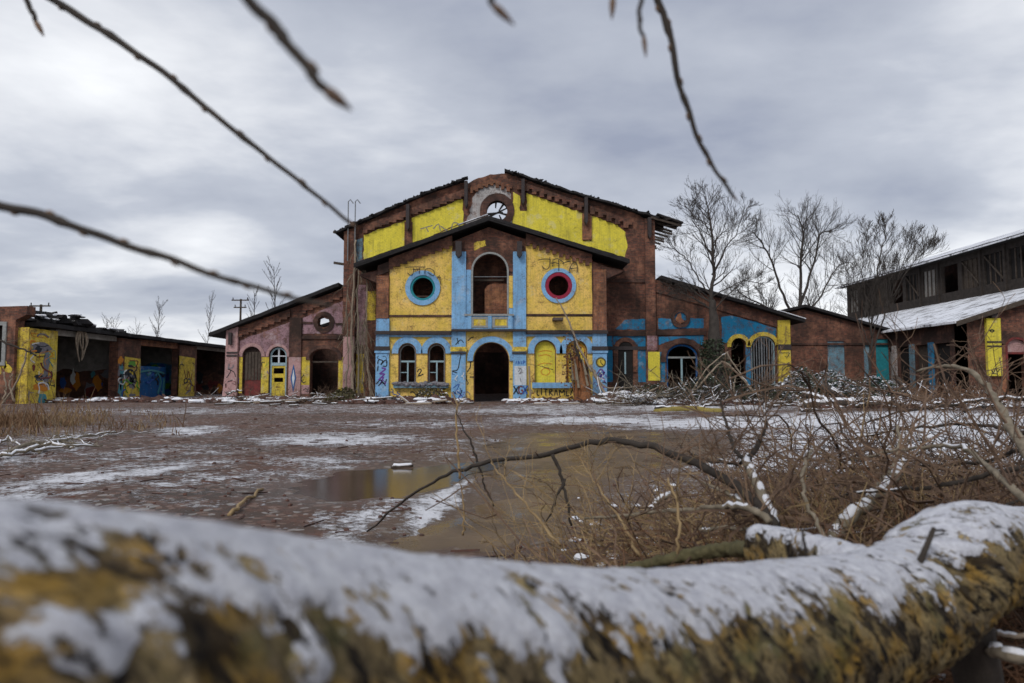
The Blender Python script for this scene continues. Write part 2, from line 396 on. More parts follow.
for pos, c in ((.42, (.395, .425, .50, 1)), (.52, (.48, .51, .58, 1)), (.63, (.69, .71, .755, 1))):
    e = els.new(pos); e.color = c
cl = nd(nt, 'ShaderNodeVectorMath', {0: cr.outputs[0], 1: (K, K, K)}, operation='MULTIPLY').outputs[0]
skyc = mix(nt, .93, sky.outputs[0], cl)
nt.links.new(skyc, bg.inputs['Color'])
sd = bpy.data.lights.new('sun', 'SUN'); so = bpy.data.objects.new('sun', sd); COL.objects.link(so)
sd.energy = 1.5; sd.angle = math.radians(16); sd.color = (1, .97, .92)
so.rotation_euler = SUN.to_track_quat('Z', 'Y').to_euler(); so.location = (-20, -30, 40)
vs = scene.view_settings; vs.view_transform = 'Standard'; vs.look = 'None'; vs.exposure = 0.22; vs.gamma = 1; vs.use_curve_mapping = False
scene.cycles.use_denoising = True
scene.cycles.max_bounces = 6; scene.cycles.diffuse_bounces = 3
# ================================================================== ground
SNOW = [  # places where snow lies: a photo point on the ground, half sizes, amount, slant
    (90, 480, 120, 9, .62, -.13), (20, 495, 60, 12, .5, 0), (340, 440, 85, 6.5, .6, 0), (318, 463, 50, 6, .5, 0), (190, 432, 35, 4.5, .6, -.05),
    (40, 450, 60, 14, .45, -.2), (60, 437, 70, 4, .3, 0), (440, 505, 28, 16, .7, -.7), (375, 520, 45, 14, .6, -.5), (350, 530, 40, 14, .35, 0), (470, 452, 60, 8, .35, 0),
    (500, 443, 60, 5, .4, 0), (430, 478, 16, 4, .5, 0), (360, 409, 130, 3.5, .42, 0), (600, 421, 90, 4.5, .65, 0), (560, 408, 70, 3, .5, 0), (760, 424, 140, 6, .75, 0),
    (900, 422, 150, 9, .85, 0), (690, 462, 50, 7, .65, 0), (800, 462, 130, 16, .62, 0), (940, 450, 130, 22, .75, 0), (900, 440, 150, 12, .8, 0), (520, 412, 160, 3, .5, 0), (150, 455, 120, 5, .4, -.06), (420, 425, 120, 4, .42, 0), (230, 480, 110, 7, .42, -.05), (180, 412, 120, 3, .45, 0), (700, 408, 90, 4, .6, 0),
    (700, 520, 90, 30, .16, 0), (560, 540, 60, 16, .2, 0), (900, 540, 150, 30, .2, 0), (250, 400, 90, 3, .5, 0), (300, 407, 60, 3, .4, 0), (600, 403, 80, 3, .5, 0), (300, 500, 60, 8, .25, 0)]
TAN = [(560, 470, 130, 36, 1, 0), (520, 520, 130, 36, 1, -.1), (660, 450, 90, 18, .9, 0), (640, 500, 90, 40, .8, 0), (470, 540, 60, 20, .8, 0)]
def blob(px, py, B):
    cx, cy, rx, ry, a, sl = B
    dx = (px-cx)/rx; dy = (py-cy-sl*(px-cx))/ry
    d = dx*dx+dy*dy
    return .2+(a*1.12-.2)*(1-d/2.0)**.8 if d < 2.0 else 0.0
PUD = [[G(*p) for p in ((487, 446), (540, 433), (640, 430), (712, 435), (742, 444), (705, 462), (650, 470), (600, 480), (580, 500), (545, 520), (500, 540), (452, 536), (425, 541), (470, 512), (505, 485), (490, 465))],
       [G(*p) for p in ((305, 482), (350, 470), (412, 468), (470, 461), (505, 459), (488, 470), (462, 474), (440, 488), (400, 497), (335, 499), (305, 492))]]
def inside_d(x, y, poly):
    ins = False; best = 1e9; n = len(poly)
    for i in range(n):
        ax, ay = poly[i][0], poly[i][1]; bx, by = poly[(i+1) % n][0], poly[(i+1) % n][1]
        if (ay > y) != (by > y) and x < (bx-ax)*(y-ay)/(by-ay)+ax: ins = not ins
        dx, dy = bx-ax, by-ay; t = max(0, min(1, ((x-ax)*dx+(y-ay)*dy)/(dx*dx+dy*dy)))
        d = (x-ax-t*dx)**2+(y-ay-t*dy)**2
        if d < best: best = d
    return math.sqrt(best) if ins else -math.sqrt(best)
PB = [(min(p[0] for p in q)-4, max(p[0] for p in q)+4, min(p[1] for p in q)-4, max(p[1] for p in q)+4) for q in PUD]
def pud_d(x, y):
    d = -9
    for q, b in zip(PUD, PB):
        if b[0] < x < b[1] and b[2] < y < b[3]: d = max(d, inside_d(x, y, q))
    return d+.16*nz(x*1.1, y*1.1, 6)+.08*nz(x*3, y*3, 2) if d > -3 else d
def gz(x, y):
    if y > 75 or abs(x) > 70: return 0.0
    n = .05*fbm(x*.35, y*.35, 1.3)+.018*fbm(x*2.1, y*2.1, 7.7, 3)
    d = pud_d(x, y)
    if d > -8:
        k = max(0.0, min(1.0, (d+.55)/.9)); n = max(n*(1-.30*k)+.016*fbm(x*1.3, y*2.2, 9, 3)*k+.03*(1-k)-.040*k, .010+.012*fbm(x*2, y*2, 3, 2) if d < -.36 else -1)
    else: n += .03
    return n
xs = [0]; st = .11
while xs[-1] < 2500:
    xs.append(xs[-1]+st)
    if xs[-1] > 19: st *= 1.16
xs = [-a for a in reversed(xs[1:])]+xs
ys = [-30, -22, -15, -10, -7, -4.5, -3, -2, -1, -.4, .2, .7, 1.1]
while ys[-1] < 4000: ys.append(ys[-1]+(max(.07, .0125*ys[-1]) if ys[-1] < 62 else .12*ys[-1]))
gv = []; gc = []
for y in ys:
    for x in xs:
        gv.append((x, y, gz(x, y)))
        s = .19+.17*fbm(x*.22, y*.5, 5.1, 4) if -26 < x < 60 else .4
        wv = t = 0.0
        if y > 1.5 and abs(x) < y*1.1:
            px, py = pix(x, y, 0)
            j = 6*nz(x*.6, y*.6, 2); i2 = 2.2*nz(x*.9+9, y*.9, 4)
            for B in SNOW: s = max(s, blob(px+j*2, py+i2, B)) if B[4] > .3 else s
            for B in TAN: t = max(t, blob(px+j*2, py+i2, B)-.2)
            d = pud_d(x, y); wv = max(0.0, min(1.0, (d+.9)/.9))
            if d > -.1: s = min(s, .1)
            if y > 60: s += .12
        gc += (s, wv, t, 1.0)
W = len(xs); gf = [(j*W+i, j*W+i+1, (j+1)*W+i+1, (j+1)*W+i) for j in range(len(ys)-1) for i in range(W-1)]
me = bpy.data.meshes.new('ground'); me.from_pydata(gv, [], gf); me.polygons.foreach_set('use_smooth', [True]*len(gf))
ca = me.attributes.new('cover', 'FLOAT_COLOR', 'POINT'); ca.data.foreach_set('color', gc)
me.materials.append(M['ground']); go = bpy.data.objects.new('ground', me); COL.objects.link(go); tag(go, kind='structure')
for zi, q in enumerate(PUD):
    wm = MB(); c = sum((Vector(p) for p in q), Vector())/len(q); wm.face([((p[0]-c.x)*(1.45, 1.12)[zi]+c.x, (p[1]-c.y)*(1.4, 1.25)[zi]+c.y, -.017+.005*zi) for p in q])
    solo(wm, 'puddle_water', ('water', 'water_dark')[zi], kind='structure')
# distant snowy ridge
hm = MB(); pts = []
for i in range(81):
    x = -1600+40*i
    h = 78+22*fbm(x*.0016, 3, 1, 4)-max(0, (x+200))*.02
    pts.append((x, max(h, 20)))
for i in range(80):
    for k, (yy, kk) in enumerate(((1000, 0), (1200, .7), (1400, 1), (2200, 0))):
        pass
rows = [(1000, 0), (1120, .55), (1250, .85), (1400, 1), (2300, 0)]
b0 = 0
for yy, kk in rows:
    for x, h in pts: hm.v.append((x, yy, h*kk-1+8*kk*fbm(x*.006, yy*.01, 2, 3)))
for r in range(len(rows)-1):
    for i in range(80): hm.f.append((r*81+i, r*81+i+1, (r+1)*81+i+1, (r+1)*81+i))
M['hill'] = plain('far_snowy_fields', (.62, .64, .68), .9, .3, .012, c2=(.42, .43, .46), bmp=0)
solo(hm, 'distant_hills', 'hill', kind='structure', smooth=True)
# ================================================================== the abandoned hall
YP, YH = 40.0, 42.0
fp, fh = plane(YP), plane(YH)
def arch(f, x0, x1, yt, yb, n=14, flat=1.0):
    """opening with a round head: jamb feet at yb, crown at yt"""
    r = (x1-x0)/2; ys_ = yt+r*flat; cx = (x0+x1)/2
    pts = [f(x0, yb)]+[f(cx-r*math.cos(PI*i/n), ys_-r*flat*math.sin(PI*i/n)) for i in range(n+1)]+[f(x1, yb)]
    return pts
def hood(f, x0, x1, yt, ye, w, n=16, flat=1.0):
    """band of width w round an arched head, ending at ye"""
    r = (x1-x0)/2; cx = (x0+x1)/2; ys_ = yt+r*flat
    a = [f(x0, ye)]+[f(cx-r*math.cos(PI*i/n), ys_-r*flat*math.sin(PI*i/n)) for i in range(n+1)]+[f(x1, ye)]
    r2 = r+w; b = [f(x0-w, ye)]+[f(cx-r2*math.cos(PI*i/n), ys_-(r*flat+w)*math.sin(PI*i/n)) for i in range(n+1)]+[f(x1+w, ye)]
    return b+a[::-1]
def circ(f, cx, cy, r, n=28, jit=0): return [f(cx+r*(1+jit*rnd.uniform(-1, 1))*math.cos(2*PI*i/n), cy+r*(1+jit*rnd.uniform(-1, 1))*math.sin(2*PI*i/n)) for i in range(n)]
def rect(f, x0, y0, x1, y1): return [f(x0, y0), f(x1, y0), f(x1, y1), f(x0, y1)]
def poly(f, *p): return [f(a, b) for a, b in p]
def ragged(f, pts, amp=1.2, step=4, closed=True):
    out = []
    n = len(pts)
    for i in range(n if closed else n-1):
        a = pts[i]; b = pts[(i+1) % n]; L = math.hypot(b[0]-a[0], b[1]-a[1]); k = max(1, int(L/step))
        for j in range(k):
            t = j/k; out.append((a[0]+(b[0]-a[0])*t+rnd.uniform(-amp, amp)*(j > 0), a[1]+(b[1]-a[1])*t+rnd.uniform(-amp, amp)*(j > 0)))
    return [f(*p) for p in out]
hall = thing('abandoned_hall', 'large derelict brick hall with yellow and blue painted gabled front', 'building', (0, YH, 0))
def hp(name, mat, outer, y0, y1, holes=(), parent=hall, label=None, kind=None):
    return part(MB().prism(outer, y0, y1, holes), name, mat, parent, label, kind=kind)
BOT = 412
# --- tall gabled front wall
topl = [(344, 230), (354, 222), (390, 207), (426, 194), (455, 183.5), (463, 183), (468, 183), (473, 180), (478, 178), (485, 176), (490, 174.5), (497, 174), (501, 173), (506, 173),
        (541, 185), (582, 197.5), (623, 209), (640, 215), (655, 223)]
tl = []
for i in range(len(topl)-1):
    a, b = topl[i], topl[i+1]; k = max(1, int((b[0]-a[0])/3))
    for j in range(k):
        t = j/k; tl.append((lerp(a[0], b[0], t), lerp(a[1], b[1], t)+rnd.uniform(-.5, .7)))
tl.append(topl[-1])
oc = circ(fh, 497, 211, 10.5)
door_in = arch(fh, 470, 516, 350, BOT+.0)
hp('front_wall', 'brick', [fh(344, BOT)]+[fh(*p) for p in tl]+[fh(655, BOT)], YH, YH+.55, [oc, rect(fh, 474, 352, 512, 408)])
k1 = YH-.014
# lemon painted fields
hp('painted_panel', 'lemon', ragged(fh, [(363, 262), (363, 235), (406, 220), (406, 246), (380, 257)], .6, 3), k1, YH+.01)
hp('painted_panel', 'lemon', ragged(fh, [(411, 246), (411, 218), (462, 199), (463, 222), (440, 232)], .6, 3), k1, YH+.01)
hp('painted_panel', 'lemon', ragged(fh, [(380, 262), (363, 262), (380, 257), (410, 247), (440, 233), (463, 223), (463, 228), (420, 247)], .4, 5), k1-.003, YH+.01)
hp('painted_panel', 'lemon', ragged(fh, [(513, 228), (513, 192), (520, 196), (520, 211), (527, 211), (527, 193), (583, 213), (583, 241), (592, 241), (592, 216), (618, 225), (626, 232), (628, 247), (625, 257), (615, 254), (560, 238)], .6, 3), k1, YH+.01)
hp('plaster_patch', 'plaster', ragged(fh, [(470, 214), (472, 198), (480, 187), (492, 184), (505, 187), (511, 194), (512, 224), (497, 219), (480, 222), (465, 225)], 1.2, 4), k1-.004, YH+.01, [circ(fh, 497, 211, 11)])
ring = hp('oculus_ring', 'brick_dark', circ(fh, 497, 211, 17.5, jit=.02), YH-.09, YH+.02, [circ(fh, 497, 211, 10.3)])
sp = MB()   # broken remains of the iron tracery
for a0, a1, r0, r1 in ((0.3, .5, 10.5, 3), (1.1, 1.0, 10.5, 4), (5.4, 5.8, 10.5, 2), (4.6, 4.3, 10.5, 4), (2.6, -.35, 10.5, 10.5), (2.9, 0.1, 10.5, 6)):
    p0 = fh(497+r0*math.cos(a0), 211+r0*math.sin(a0)); p1 = fh(497+r1*math.cos(a1), 211+r1*math.sin(a1))
    sp.tube([(p0[0], YH+.2, p0[1]), (p1[0], YH+.2, p1[1])], (.09, .05), 4)
part(sp, 'tracery', 'soot', ring)
# stepped corbel bands under the eaves
def corbel(name, f, mat, a, b, h_top, step, y0, y1, drop=5.2, side=1):
    """band whose lower edge climbs in brick steps from a to b (photo points on the lower edge)"""
    n = max(2, int(abs(b[0]-a[0])/step)); low = []
    for i in range(n):
        t0, t1 = i/n, (i+1)/n
        x0, x1 = lerp(a[0], b[0], t0), lerp(a[0], b[0], t1); y = lerp(a[1], b[1], (t0+t1)/2)
        xm = lerp(x0, x1, .58); j = rnd.uniform(-.5, .5)
        low += [(x0, y+j-1.5), (xm, y+j-1.5), (xm, y-drop*.8), (x1, y-drop*.8)]
    up = [(b[0], b[1]-h_top), (a[0], a[1]-h_top)]
    return hp(name, mat, [f(*p) for p in low+up], y0, y1)
corbel('corbel_band', fh, 'brick', (363, 236), (464, 200), 10, 7.2, YH-.20, YH)
corbel('corbel_band', fh, 'brick', (517, 190), (585, 213), 9, 7.2, YH-.20, YH)
corbel('corbel_band', fh, 'brick', (590, 215), (632, 231), 9, 7.2, YH-.20, YH)
corbel('corbel_band', fh, 'brick_orange', (470, 196), (490, 188), 8, 5, YH-.16, YH)
corbel('corbel_band', fh, 'brick_orange', (490, 187), (512, 194), 8, 5, YH-.16, YH)
for x, yt, yb in ((408, 206, 232), (466, 183, 209), (523, 181, 206), (586, 199, 226), (649, 219, 240)):
    hp('eaves_bracket', 'cornice', [fh(x-1.6, yt), fh(x+1.6, yt), fh(x+1.6, yb-3), fh(x, yb), fh(x-1.6, yb-3)], YH-.5, YH)
hp('hanging_pier', 'brick_orange', rect(fh, 582.5, 214, 592, 240), YH-.13, YH)
hp('hanging_pier', 'brick', rect(fh, 404, 222, 412, 246), YH-.08, YH)
hp('corner_pier', 'brick', rect(fh, 344, 232, 356, 352), YH-.22, YH)
hp('corner_pier', 'brick', rect(fh, 645, 219, 655, BOT), YH-.2, YH)
hp('pier_plaster', 'greyblue', ragged(fh, [(356, 240), (362, 238), (362, 262), (356, 262)], .4, 3), YH-.03, YH+.01)
hp('string_course', 'brick_dark', rect(fh, 606, 279, 655, 282.5), YH-.1, YH)
hp('string_course', 'brick_dark', rect(fh, 606, 331, 655, 336), YH-.12, YH)
# --- tall hall: flanks, rear, roof
Xl, Xr = fh(344, 300)[0], fh(655, 300)[0]; Ze = fh(344, 231)[1]; apex = fh(497, 170); Zr = fh(655, 224)[1]
YB = 70
for X0, X1 in ((Xl, Xl+.5), (Xr-.5, Xr)): part(MB().box(((X0+X1)/2, (YH+.56+YB)/2, Ze/2), (.5, YB-YH-.56, Ze-.3)), 'flank_wall', 'brick', hall)
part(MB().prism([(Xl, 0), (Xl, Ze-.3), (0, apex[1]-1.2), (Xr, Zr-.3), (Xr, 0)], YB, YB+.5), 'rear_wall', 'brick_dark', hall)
def roofslab(polyxy, zf, th, name, mat, parent=hall, holes=()):
    return part(MB().prism(polyxy, 0, th, holes, mapf=lambda x, y, w: (x, y, zf(x)+w)), name, mat, parent)
def line_f(p, q): return lambda x: p[1]+(q[1]-p[1])*(x-p[0])/(q[0]-p[0])
def edge_x(x0, x1, y, n, amp): return [(lerp(x0, x1, i/n), y+(rnd.uniform(-amp, amp) if 0 < i < n else 0)) for i in range(n+1)]
a, b, c = fh(336, 235), fh(426, 195.0), fh(464, 182)
zfl = lambda x: (line_f(a, b)(x) if x < b[0] else line_f(b, c)(x))
roofslab(edge_x(a[0], b[0], YH-.42, 16, .14)+[(b[0], YB), (a[0], YB)], line_f(a, b), .13, 'roof', 'roof')
roofslab(edge_x(b[0]+.01, c[0], YH-.42, 9, .16)+[(c[0]-.3, YH+6), (c[0]-1.2, YH+14), (c[0]-.5, YB), (b[0]+.01, YB)], line_f(b, c), .13, 'roof', 'roof')
d, e, g = fh(504.5, 172.5), fh(582, 197.5), fh(659, 220)
roofslab(edge_x(d[0], e[0], YH-.42, 14, .16)+[(e[0], YB), (d[0]+.6, YB), (d[0]+.2, YH+10), (d[0], YH+3)], line_f(d, e), .13, 'roof', 'roof')
roofslab(edge_x(e[0]+.01, g[0], YH-.42, 12, .16)+[(g[0], YB), (e[0]+.01, YB)], line_f(e, g), .13, 'roof', 'roof')
rg = MB()   # ragged bits of roofing felt and tiles along the verges
for i in range(170):
    X = rnd.choice((rnd.uniform(a[0], c[0]), rnd.uniform(d[0], g[0])))
    z = zfl(X)-.04 if X < c[0] else -.04+(line_f(d, e)(X) if X < e[0] else line_f(e, g)(X))
    rg.box((X, YH-.3+rnd.uniform(-.1, .3), z+.15), (rnd.uniform(.08, .42), rnd.uniform(.1, .3), rnd.uniform(.03, .13)), Matrix.Rotation(rnd.uniform(-.6, .6), 3, 'Y') @ Matrix.Rotation(rnd.uniform(0, 3), 3, 'Z'), jit=.45)
part(rg, 'torn_roofing', 'roof', hall, kind='stuff')
for i in range(10):   # rafter tails bared on the right eave
    y = YH-.3+i*.8
    z = g[1]-.02
    part(MB().tube([(Xr-.3, y, z+.12), (Xr+1.62-.1*(i % 3), y, z-.42)], .085, 4), 'rafter_tail', 'timber', hall)
part(MB().prism([(Xr+.1, YH-.55), (Xr+1.7, YH-.5), (Xr+1.6, YH+1.0), (Xr+.9, YH+1.3), (Xr+1.1, YH+2.4), (Xr+.1, YH+3.4)], 0, .1, mapf=lambda x, y, w_: (x, y, g[1]+.24-(x-Xr)*.33+w_)), 'roof_boarding', 'roof', hall)
for x in (348.5, 355.5):  # bent iron rods standing over the left corner
    p = fh(x, 262); q = fh(x, 203)
    part(MB().tube([(p[0], YH-.35, p[1]), (q[0], YH-.35, q[1]), (q[0]+.12, YH-.35, q[1]+.12), (q[0]+.3, YH-.35, q[1]-.12)], .035, 5), 'iron_rod', 'steel', hall)
for x, y in ((340, 232), (341, 263), (340, 286)):
    p = fh(x, y); part(MB().box((p[0]-.1, YH+.3, p[1]), (.9, .18, .14), Matrix.Rotation(.15, 3, 'Y')), 'beam_stub', 'timber', hall)

# --- projecting porch
ap, el, er = fp(488.5, 227), fp(377, 272), fp(606, 266)
holes = [arch(fp, 473, 507, 254, 315), arch(fp, 474.5, 508.5, 343, 409), arch(fp, 400, 416, 344.4, 383), arch(fp, 429, 445, 344.4, 383),
         circ(fp, 422.8, 288, 10.7), circ(fp, 558.6, 285.8, 10.2), arch(fp, 535, 555, 341, 383), arch(fp, 566.5, 586, 341, 383)]
hp('porch_wall', 'brick', [fp(377, BOT), el, ap, er, fp(606, BOT)], YP, YP+.45, holes)
for X in (el[0]+.25, er[0]-.25): part(MB().box((X, (YP+.46+YH-.23)/2, (el[1]-.3)/2), (.45, YH-YP-.7, el[1]-.3)), 'porch_side_wall', 'brick', hall)
ra, rb, rc = fp(356, 268), fp(489.5, 221.5), fp(628, 264)
roofslab(edge_x(ra[0], rb[0], YP-.7, 22, .06)+[(rb[0], YH-.02), (ra[0], YH-.02)], line_f(ra, rb), .17, 'porch_roof', 'roof')
roofslab(edge_x(rb[0]+.005, rc[0], YP-.7, 22, .06)+[(rc[0], YH-.02), (rb[0]+.005, YH-.02)], line_f(rb, rc), .17, 'porch_roof', 'roof')
for (q0, q1) in ((ra, rb), (rb, rc)):
    part(MB().tube([(q0[0], YP-.70, q0[1]-.07), (q1[0], YP-.70, q1[1]-.05)], .055, 4), 'verge_board', 'roof', hall)
for X, yy in ((363, 274), (620, 270)):
    p = fp(X, yy); sgn = 1 if X < 500 else -1
    part(MB().prism([(p[0]-.3*sgn, p[1]-.05), (p[0]+1.1*sgn, p[1]+.25), (p[0]+1.0*sgn, p[1]-.6)], YP-.05, YH-.6), 'eaves_corbel', 'brick_dark', hall)
sn = MB()
for i in range(5):
    t = rnd.uniform(.05, .95); X = lerp(rb[0], ra[0], t*.22+.02); sn.box((X, YP-.5, line_f(ra, rb)(X)+.32), (rnd.uniform(.3, .8), .3, .04), Matrix.Rotation(-math.atan(.36), 3, 'Y'))
part(sn, 'snow_streak', 'snow', hall, kind='stuff')
kp = YP-.014
W1 = arch(fp, 399, 417, 343.4, 384); W2 = arch(fp, 428, 446, 343.4, 384); N1 = arch(fp, 534.3, 555.7, 340.2, 384); N2 = arch(fp, 565.8, 586.7, 340.2, 384)
hp('painted_panel', 'yellow', ragged(fp, [(389.5, 315), (389.5, 262), (452, 240), (452, 315)], .3, 6), kp, YP+.01, [circ(fp, 422.8, 288, 11.5)])
hp('painted_panel', 'yellow', ragged(fp, [(526, 314), (526, 240), (592, 262), (592, 314)], .3, 6), kp, YP+.01, [circ(fp, 558.6, 285.8, 11)])
hp('painted_panel', 'yellow', rect(fp, 389.5, 317, 452, 331), kp, YP+.01)
hp('painted_panel', 'yellow', rect(fp, 526, 316.5, 592, 330.5), kp, YP+.01)
hp('painted_panel', 'yellow', ragged(fp, [(389.5, 402), (389.5, 335), (452, 335), (452, 402)], .3, 6), kp, YP+.01, [W1, W2])
hp('painted_panel', 'yellow', ragged(fp, [(526, 402), (526, 335), (592, 335), (592, 402)], .3, 6), kp, YP+.01, [N1, N2])
DR = arch(fp, 473.8, 509.2, 342.4, 405)
hp('painted_panel', 'yellow', [fp(466, 400), fp(466, 331), fp(513, 331), fp(513, 400), DR[-1][0] and (DR[-1][0], fp(0, 400)[1])]+[p for p in DR[-2:0:-1]]+[(DR[0][0], fp(0, 400)[1])], kp, YP+.01)
hp('painted_panel', 'yellow_worn', ragged(fp, [(474, 250), (474, 243), (485, 240), (486, 246), (480, 253)], .8, 3), kp, YP+.01)
# niches: shallow blind arches
for x0, x1, lab in ((535, 555, None), (566.5, 586, 'blind arch with dark soot stain and orange rim')):
    n_ = hp('blind_niche', 'lemon' if lab is None else 'yellow_worn', arch(fp, x0-.4, x1+.4, 340.6, 384), YP+.20, YP+.30, label=lab)
# blue pilasters
for x0, x1, yt in ((452, 466, 252), (513, 526, 252)):
    pl = hp('pilaster', 'blue', rect(fp, x0, yt, x1, 402), YP-.16, YP)
    p0, p1 = fp(x0-1, 347), fp(x1+1, 351.5); part(MB().prism([(p0[0], p0[1]), (p1[0], p0[1]), (p1[0], p1[1]), (p0[0], p1[1])], YP-.24, YP-.162), 'moulding', 'yellow_worn', pl)
    part(MB().prism(rect(fp, x0-1, 352.5, x1+1, 354), YP-.23, YP-.163), 'moulding', 'cornice', pl)
    hp('eaves_bracket', 'cornice', [fp(x0+4, 243), fp(x1-4, 243), fp(x1-4, 256), fp((x0+x1)/2, 259), fp(x0+4, 256)], YP-.55, YP-.17)
hp('pilaster', 'blue', rect(fp, 377, 319, 390, 398), YP-.16, YP, label='blue pilaster with black and purple scrawl at left corner')
hp('pilaster', 'blue', rect(fp, 592, 332, 606, 402), YP-.16, YP, label='blue pilaster with round yellow face and purple scrawl')
for x0, x1 in ((377, 390), (592, 606)):
    hp('moulding', 'cornice', rect(fp, x0-1, 346.5, x1+1, 350.5), YP-.25, YP-.162); hp('moulding', 'blue', rect(fp, x0-1, 351, x1+1, 353), YP-.23, YP-.163)
hp('corner_pier', 'brick_orange', rect(fp, 377, 276, 389, 318.5), YP-.15, YP); hp('corner_pier', 'brick_orange', rect(fp, 593, 270, 606, 331), YP-.15, YP)
hp('plinth', 'concrete', rect(fp, 376, 400.5, 466, BOT), YP-.22, YP-.02); hp('plinth', 'concrete', rect(fp, 512, 400.5, 607, BOT), YP-.22, YP-.02)
corbel('corbel_band', fp, 'brick', (389, 272), (452, 249), 13, 6.4, YP-.18, YP); corbel('corbel_band', fp, 'brick', (526, 247), (592, 268), 13, 6.4, YP-.18, YP)
hp('corbel_band', 'brick_dark', [fp(378, 276), fp(389, 272), fp(389, 262), fp(378, 266)], YP-.17, YP)
# cornices and string lines
hp('cornice', 'cornice', rect(fp, 376, 331.2, 452, 334.6), YP-.30, YP-.16-.003); hp('cornice', 'cornice', rect(fp, 526, 330.5, 607, 334), YP-.30, YP-.163)
hp('cornice', 'cornice', rect(fp, 452, 329.6, 526, 331.8), YP-.42, YP-.165)
hp('string_course', 'brick_dark', rect(fp, 389.5, 315, 452, 317), YP-.07, YP+.005); hp('string_course', 'brick_dark', rect(fp, 526, 314, 592, 316), YP-.07, YP+.005)
hp('string_course', 'blue', rect(fp, 390, 335, 452, 337), YP-.12, YP-.02); hp('string_course', 'blue', rect(fp, 526, 334.5, 592, 336.5), YP-.12, YP-.02)
# window hoods
for x0, x1, yt in ((399, 417, 343), (428, 446, 343), (534, 556, 340), (565.5, 587, 340)): hp('arch_hood', 'blue', hood(fp, x0, x1, yt, 353.5, 6.2), YP-.11, YP-.005)
hp('arch_hood', 'blue', hood(fp, 473.2, 509.8, 342, 361, 5.6, flat=.95), YP-.12, YP-.005)
hp('arch_hood', 'brick', hood(fp, 472.5, 507.5, 253.2, 272, 7.5), YP-.06, YP-.002)
hp('arch_trim', 'frame_grey', hood(fp, 473, 507, 254, 314, 1.8), YP-.10, YP+.06)
hp('jamb_strip', 'blue', rect(fp, 466, 270, 471, 316), YP-.08, YP-.002); hp('jamb_strip', 'yellow', rect(fp, 508.9, 276, 512.8, 308), YP-.08, YP-.002); hp('jamb_strip', 'blue', rect(fp, 508.9, 308.5, 512.8, 316), YP-.08, YP-.002)
# round windows
r_ = hp('round_window', 'blue', circ(fp, 422.8, 288, 17.5), YP-.10, YP-.003, [circ(fp, 422.8, 288, 12.6)])
part(MB().prism(circ(fp, 422.8, 288, 12.55), YP-.05, YP+.25, [circ(fp, 422.8, 288, 10.4)]), 'rim', 'teal', r_)
part(MB().prism(rect(fp, 415.5, 295.2, 430, 296.6), YP+.2, YP+.3), 'sill', 'brick', r_)
r_ = hp('round_window', 'blue', circ(fp, 558.6, 285.8, 17.5), YP-.10, YP-.003, [circ(fp, 558.6, 285.8, 13.6)])
part(MB().prism(circ(fp, 558.6, 285.8, 13.55), YP-.06, YP+.25, [circ(fp, 558.6, 285.8, 10)]), 'rim', 'crimson', r_)
# balcony front under the big arch
bal = hp('balcony', 'blue', rect(fp, 466, 316, 513, 329.5), YP-.32, YP-.165)
for x0, x1 in ((474, 486), (495, 507)):
    fr = part(MB().prism(rect(fp, x0-2.5, 317.6, x1+2.5, 328), YP-.36, YP-.322, [rect(fp, x0, 319.6, x1, 326.2)]), 'panel_frame', 'frame_grey', bal)
    part(MB().prism(rect(fp, x0+.1, 319.7, x1-.1, 326.1), YP-.335, YP-.323), 'panel', 'mustard', bal)
part(MB().prism(rect(fp, 465, 314.6, 514, 316.4), YP-.40, YP-.163), 'rail', 'frame_grey', bal)
for x in (470, 490, 510): part(MB().prism(rect(fp, x-1.8, 316.5, x+1.8, 329.4), YP-.39, YP-.323), 'post', 'blue', bal)
# lower left windows with surviving frames
for x0, x1 in ((400, 416), (429, 445)):
    o_ = arch(fp, x0-.6, x1+.6, 343.8, 384); i_ = arch(fp, x0+.9, x1-.9, 345.4, 382)
    wn = hp('window', 'frame_grey', o_, YP+.16, YP+.26, [i_])
    part(MB().prism(rect(fp, x0+.5, 360.5, x1-.5, 362.2), YP+.17, YP+.25), 'transom', 'frame', wn)
    part(MB().prism(rect(fp, (x0+x1)/2-.7, 362.3, (x0+x1)/2+.7, 383), YP+.17, YP+.25), 'mullion', 'frame', wn)
    part(MB().prism(rect(fp, x0+.9, 372, (x0+x1)/2-.8, 372.8), YP+.18, YP+.24), 'glazing_bar', 'frame', wn)
sl = hp('sill', 'greyblue', rect(fp, 395, 383, 449, 388), YP-.28, YP-.02); hp('sill', 'blue', rect(fp, 532, 382.6, 578, 388), YP-.28, YP-.02)
sb = MB()
for i in range(26):
    p = fp(396+i*2.05, 383.6+rnd.uniform(-.5, 1.5)); sb.rock((p[0], YP-.24, p[1]), rnd.uniform(.10, .2), rnd)
part(sb, 'rubble_crust', 'grey_spray', sl, kind='stuff')
# inside the porch: a leaning stack of brickwork, floor and a ceiling joist
hp('inner_pier', 'brick_orange', poly(fp, (484, 330), (484, 287), (487, 283), (494, 280), (503, 280.5), (508, 282), (508, 330)), YP+1.0, YP+1.5)
part(MB().box((fp(490, 0)[0], (YP+YH)/2+.2, fp(0, 329)[1]), (fp(606, 0)[0]-fp(377, 0)[0]-.9, YH-YP-.75, .2)), 'upper_floor', 'timber', hall)
p = fp(490, 278); part(MB().box((p[0]-.5, YP+.9, p[1]), (2.6, .12, .1)), 'joist', 'timber', hall)
p0, p1 = fp(473.5, 276.5), fp(507, 276.5); part(MB().tube([(p0[0], YP+.1, p0[1]), (p1[0], YP+.1, p1[1])], .025, 4), 'tie_rod', 'steel', hall)

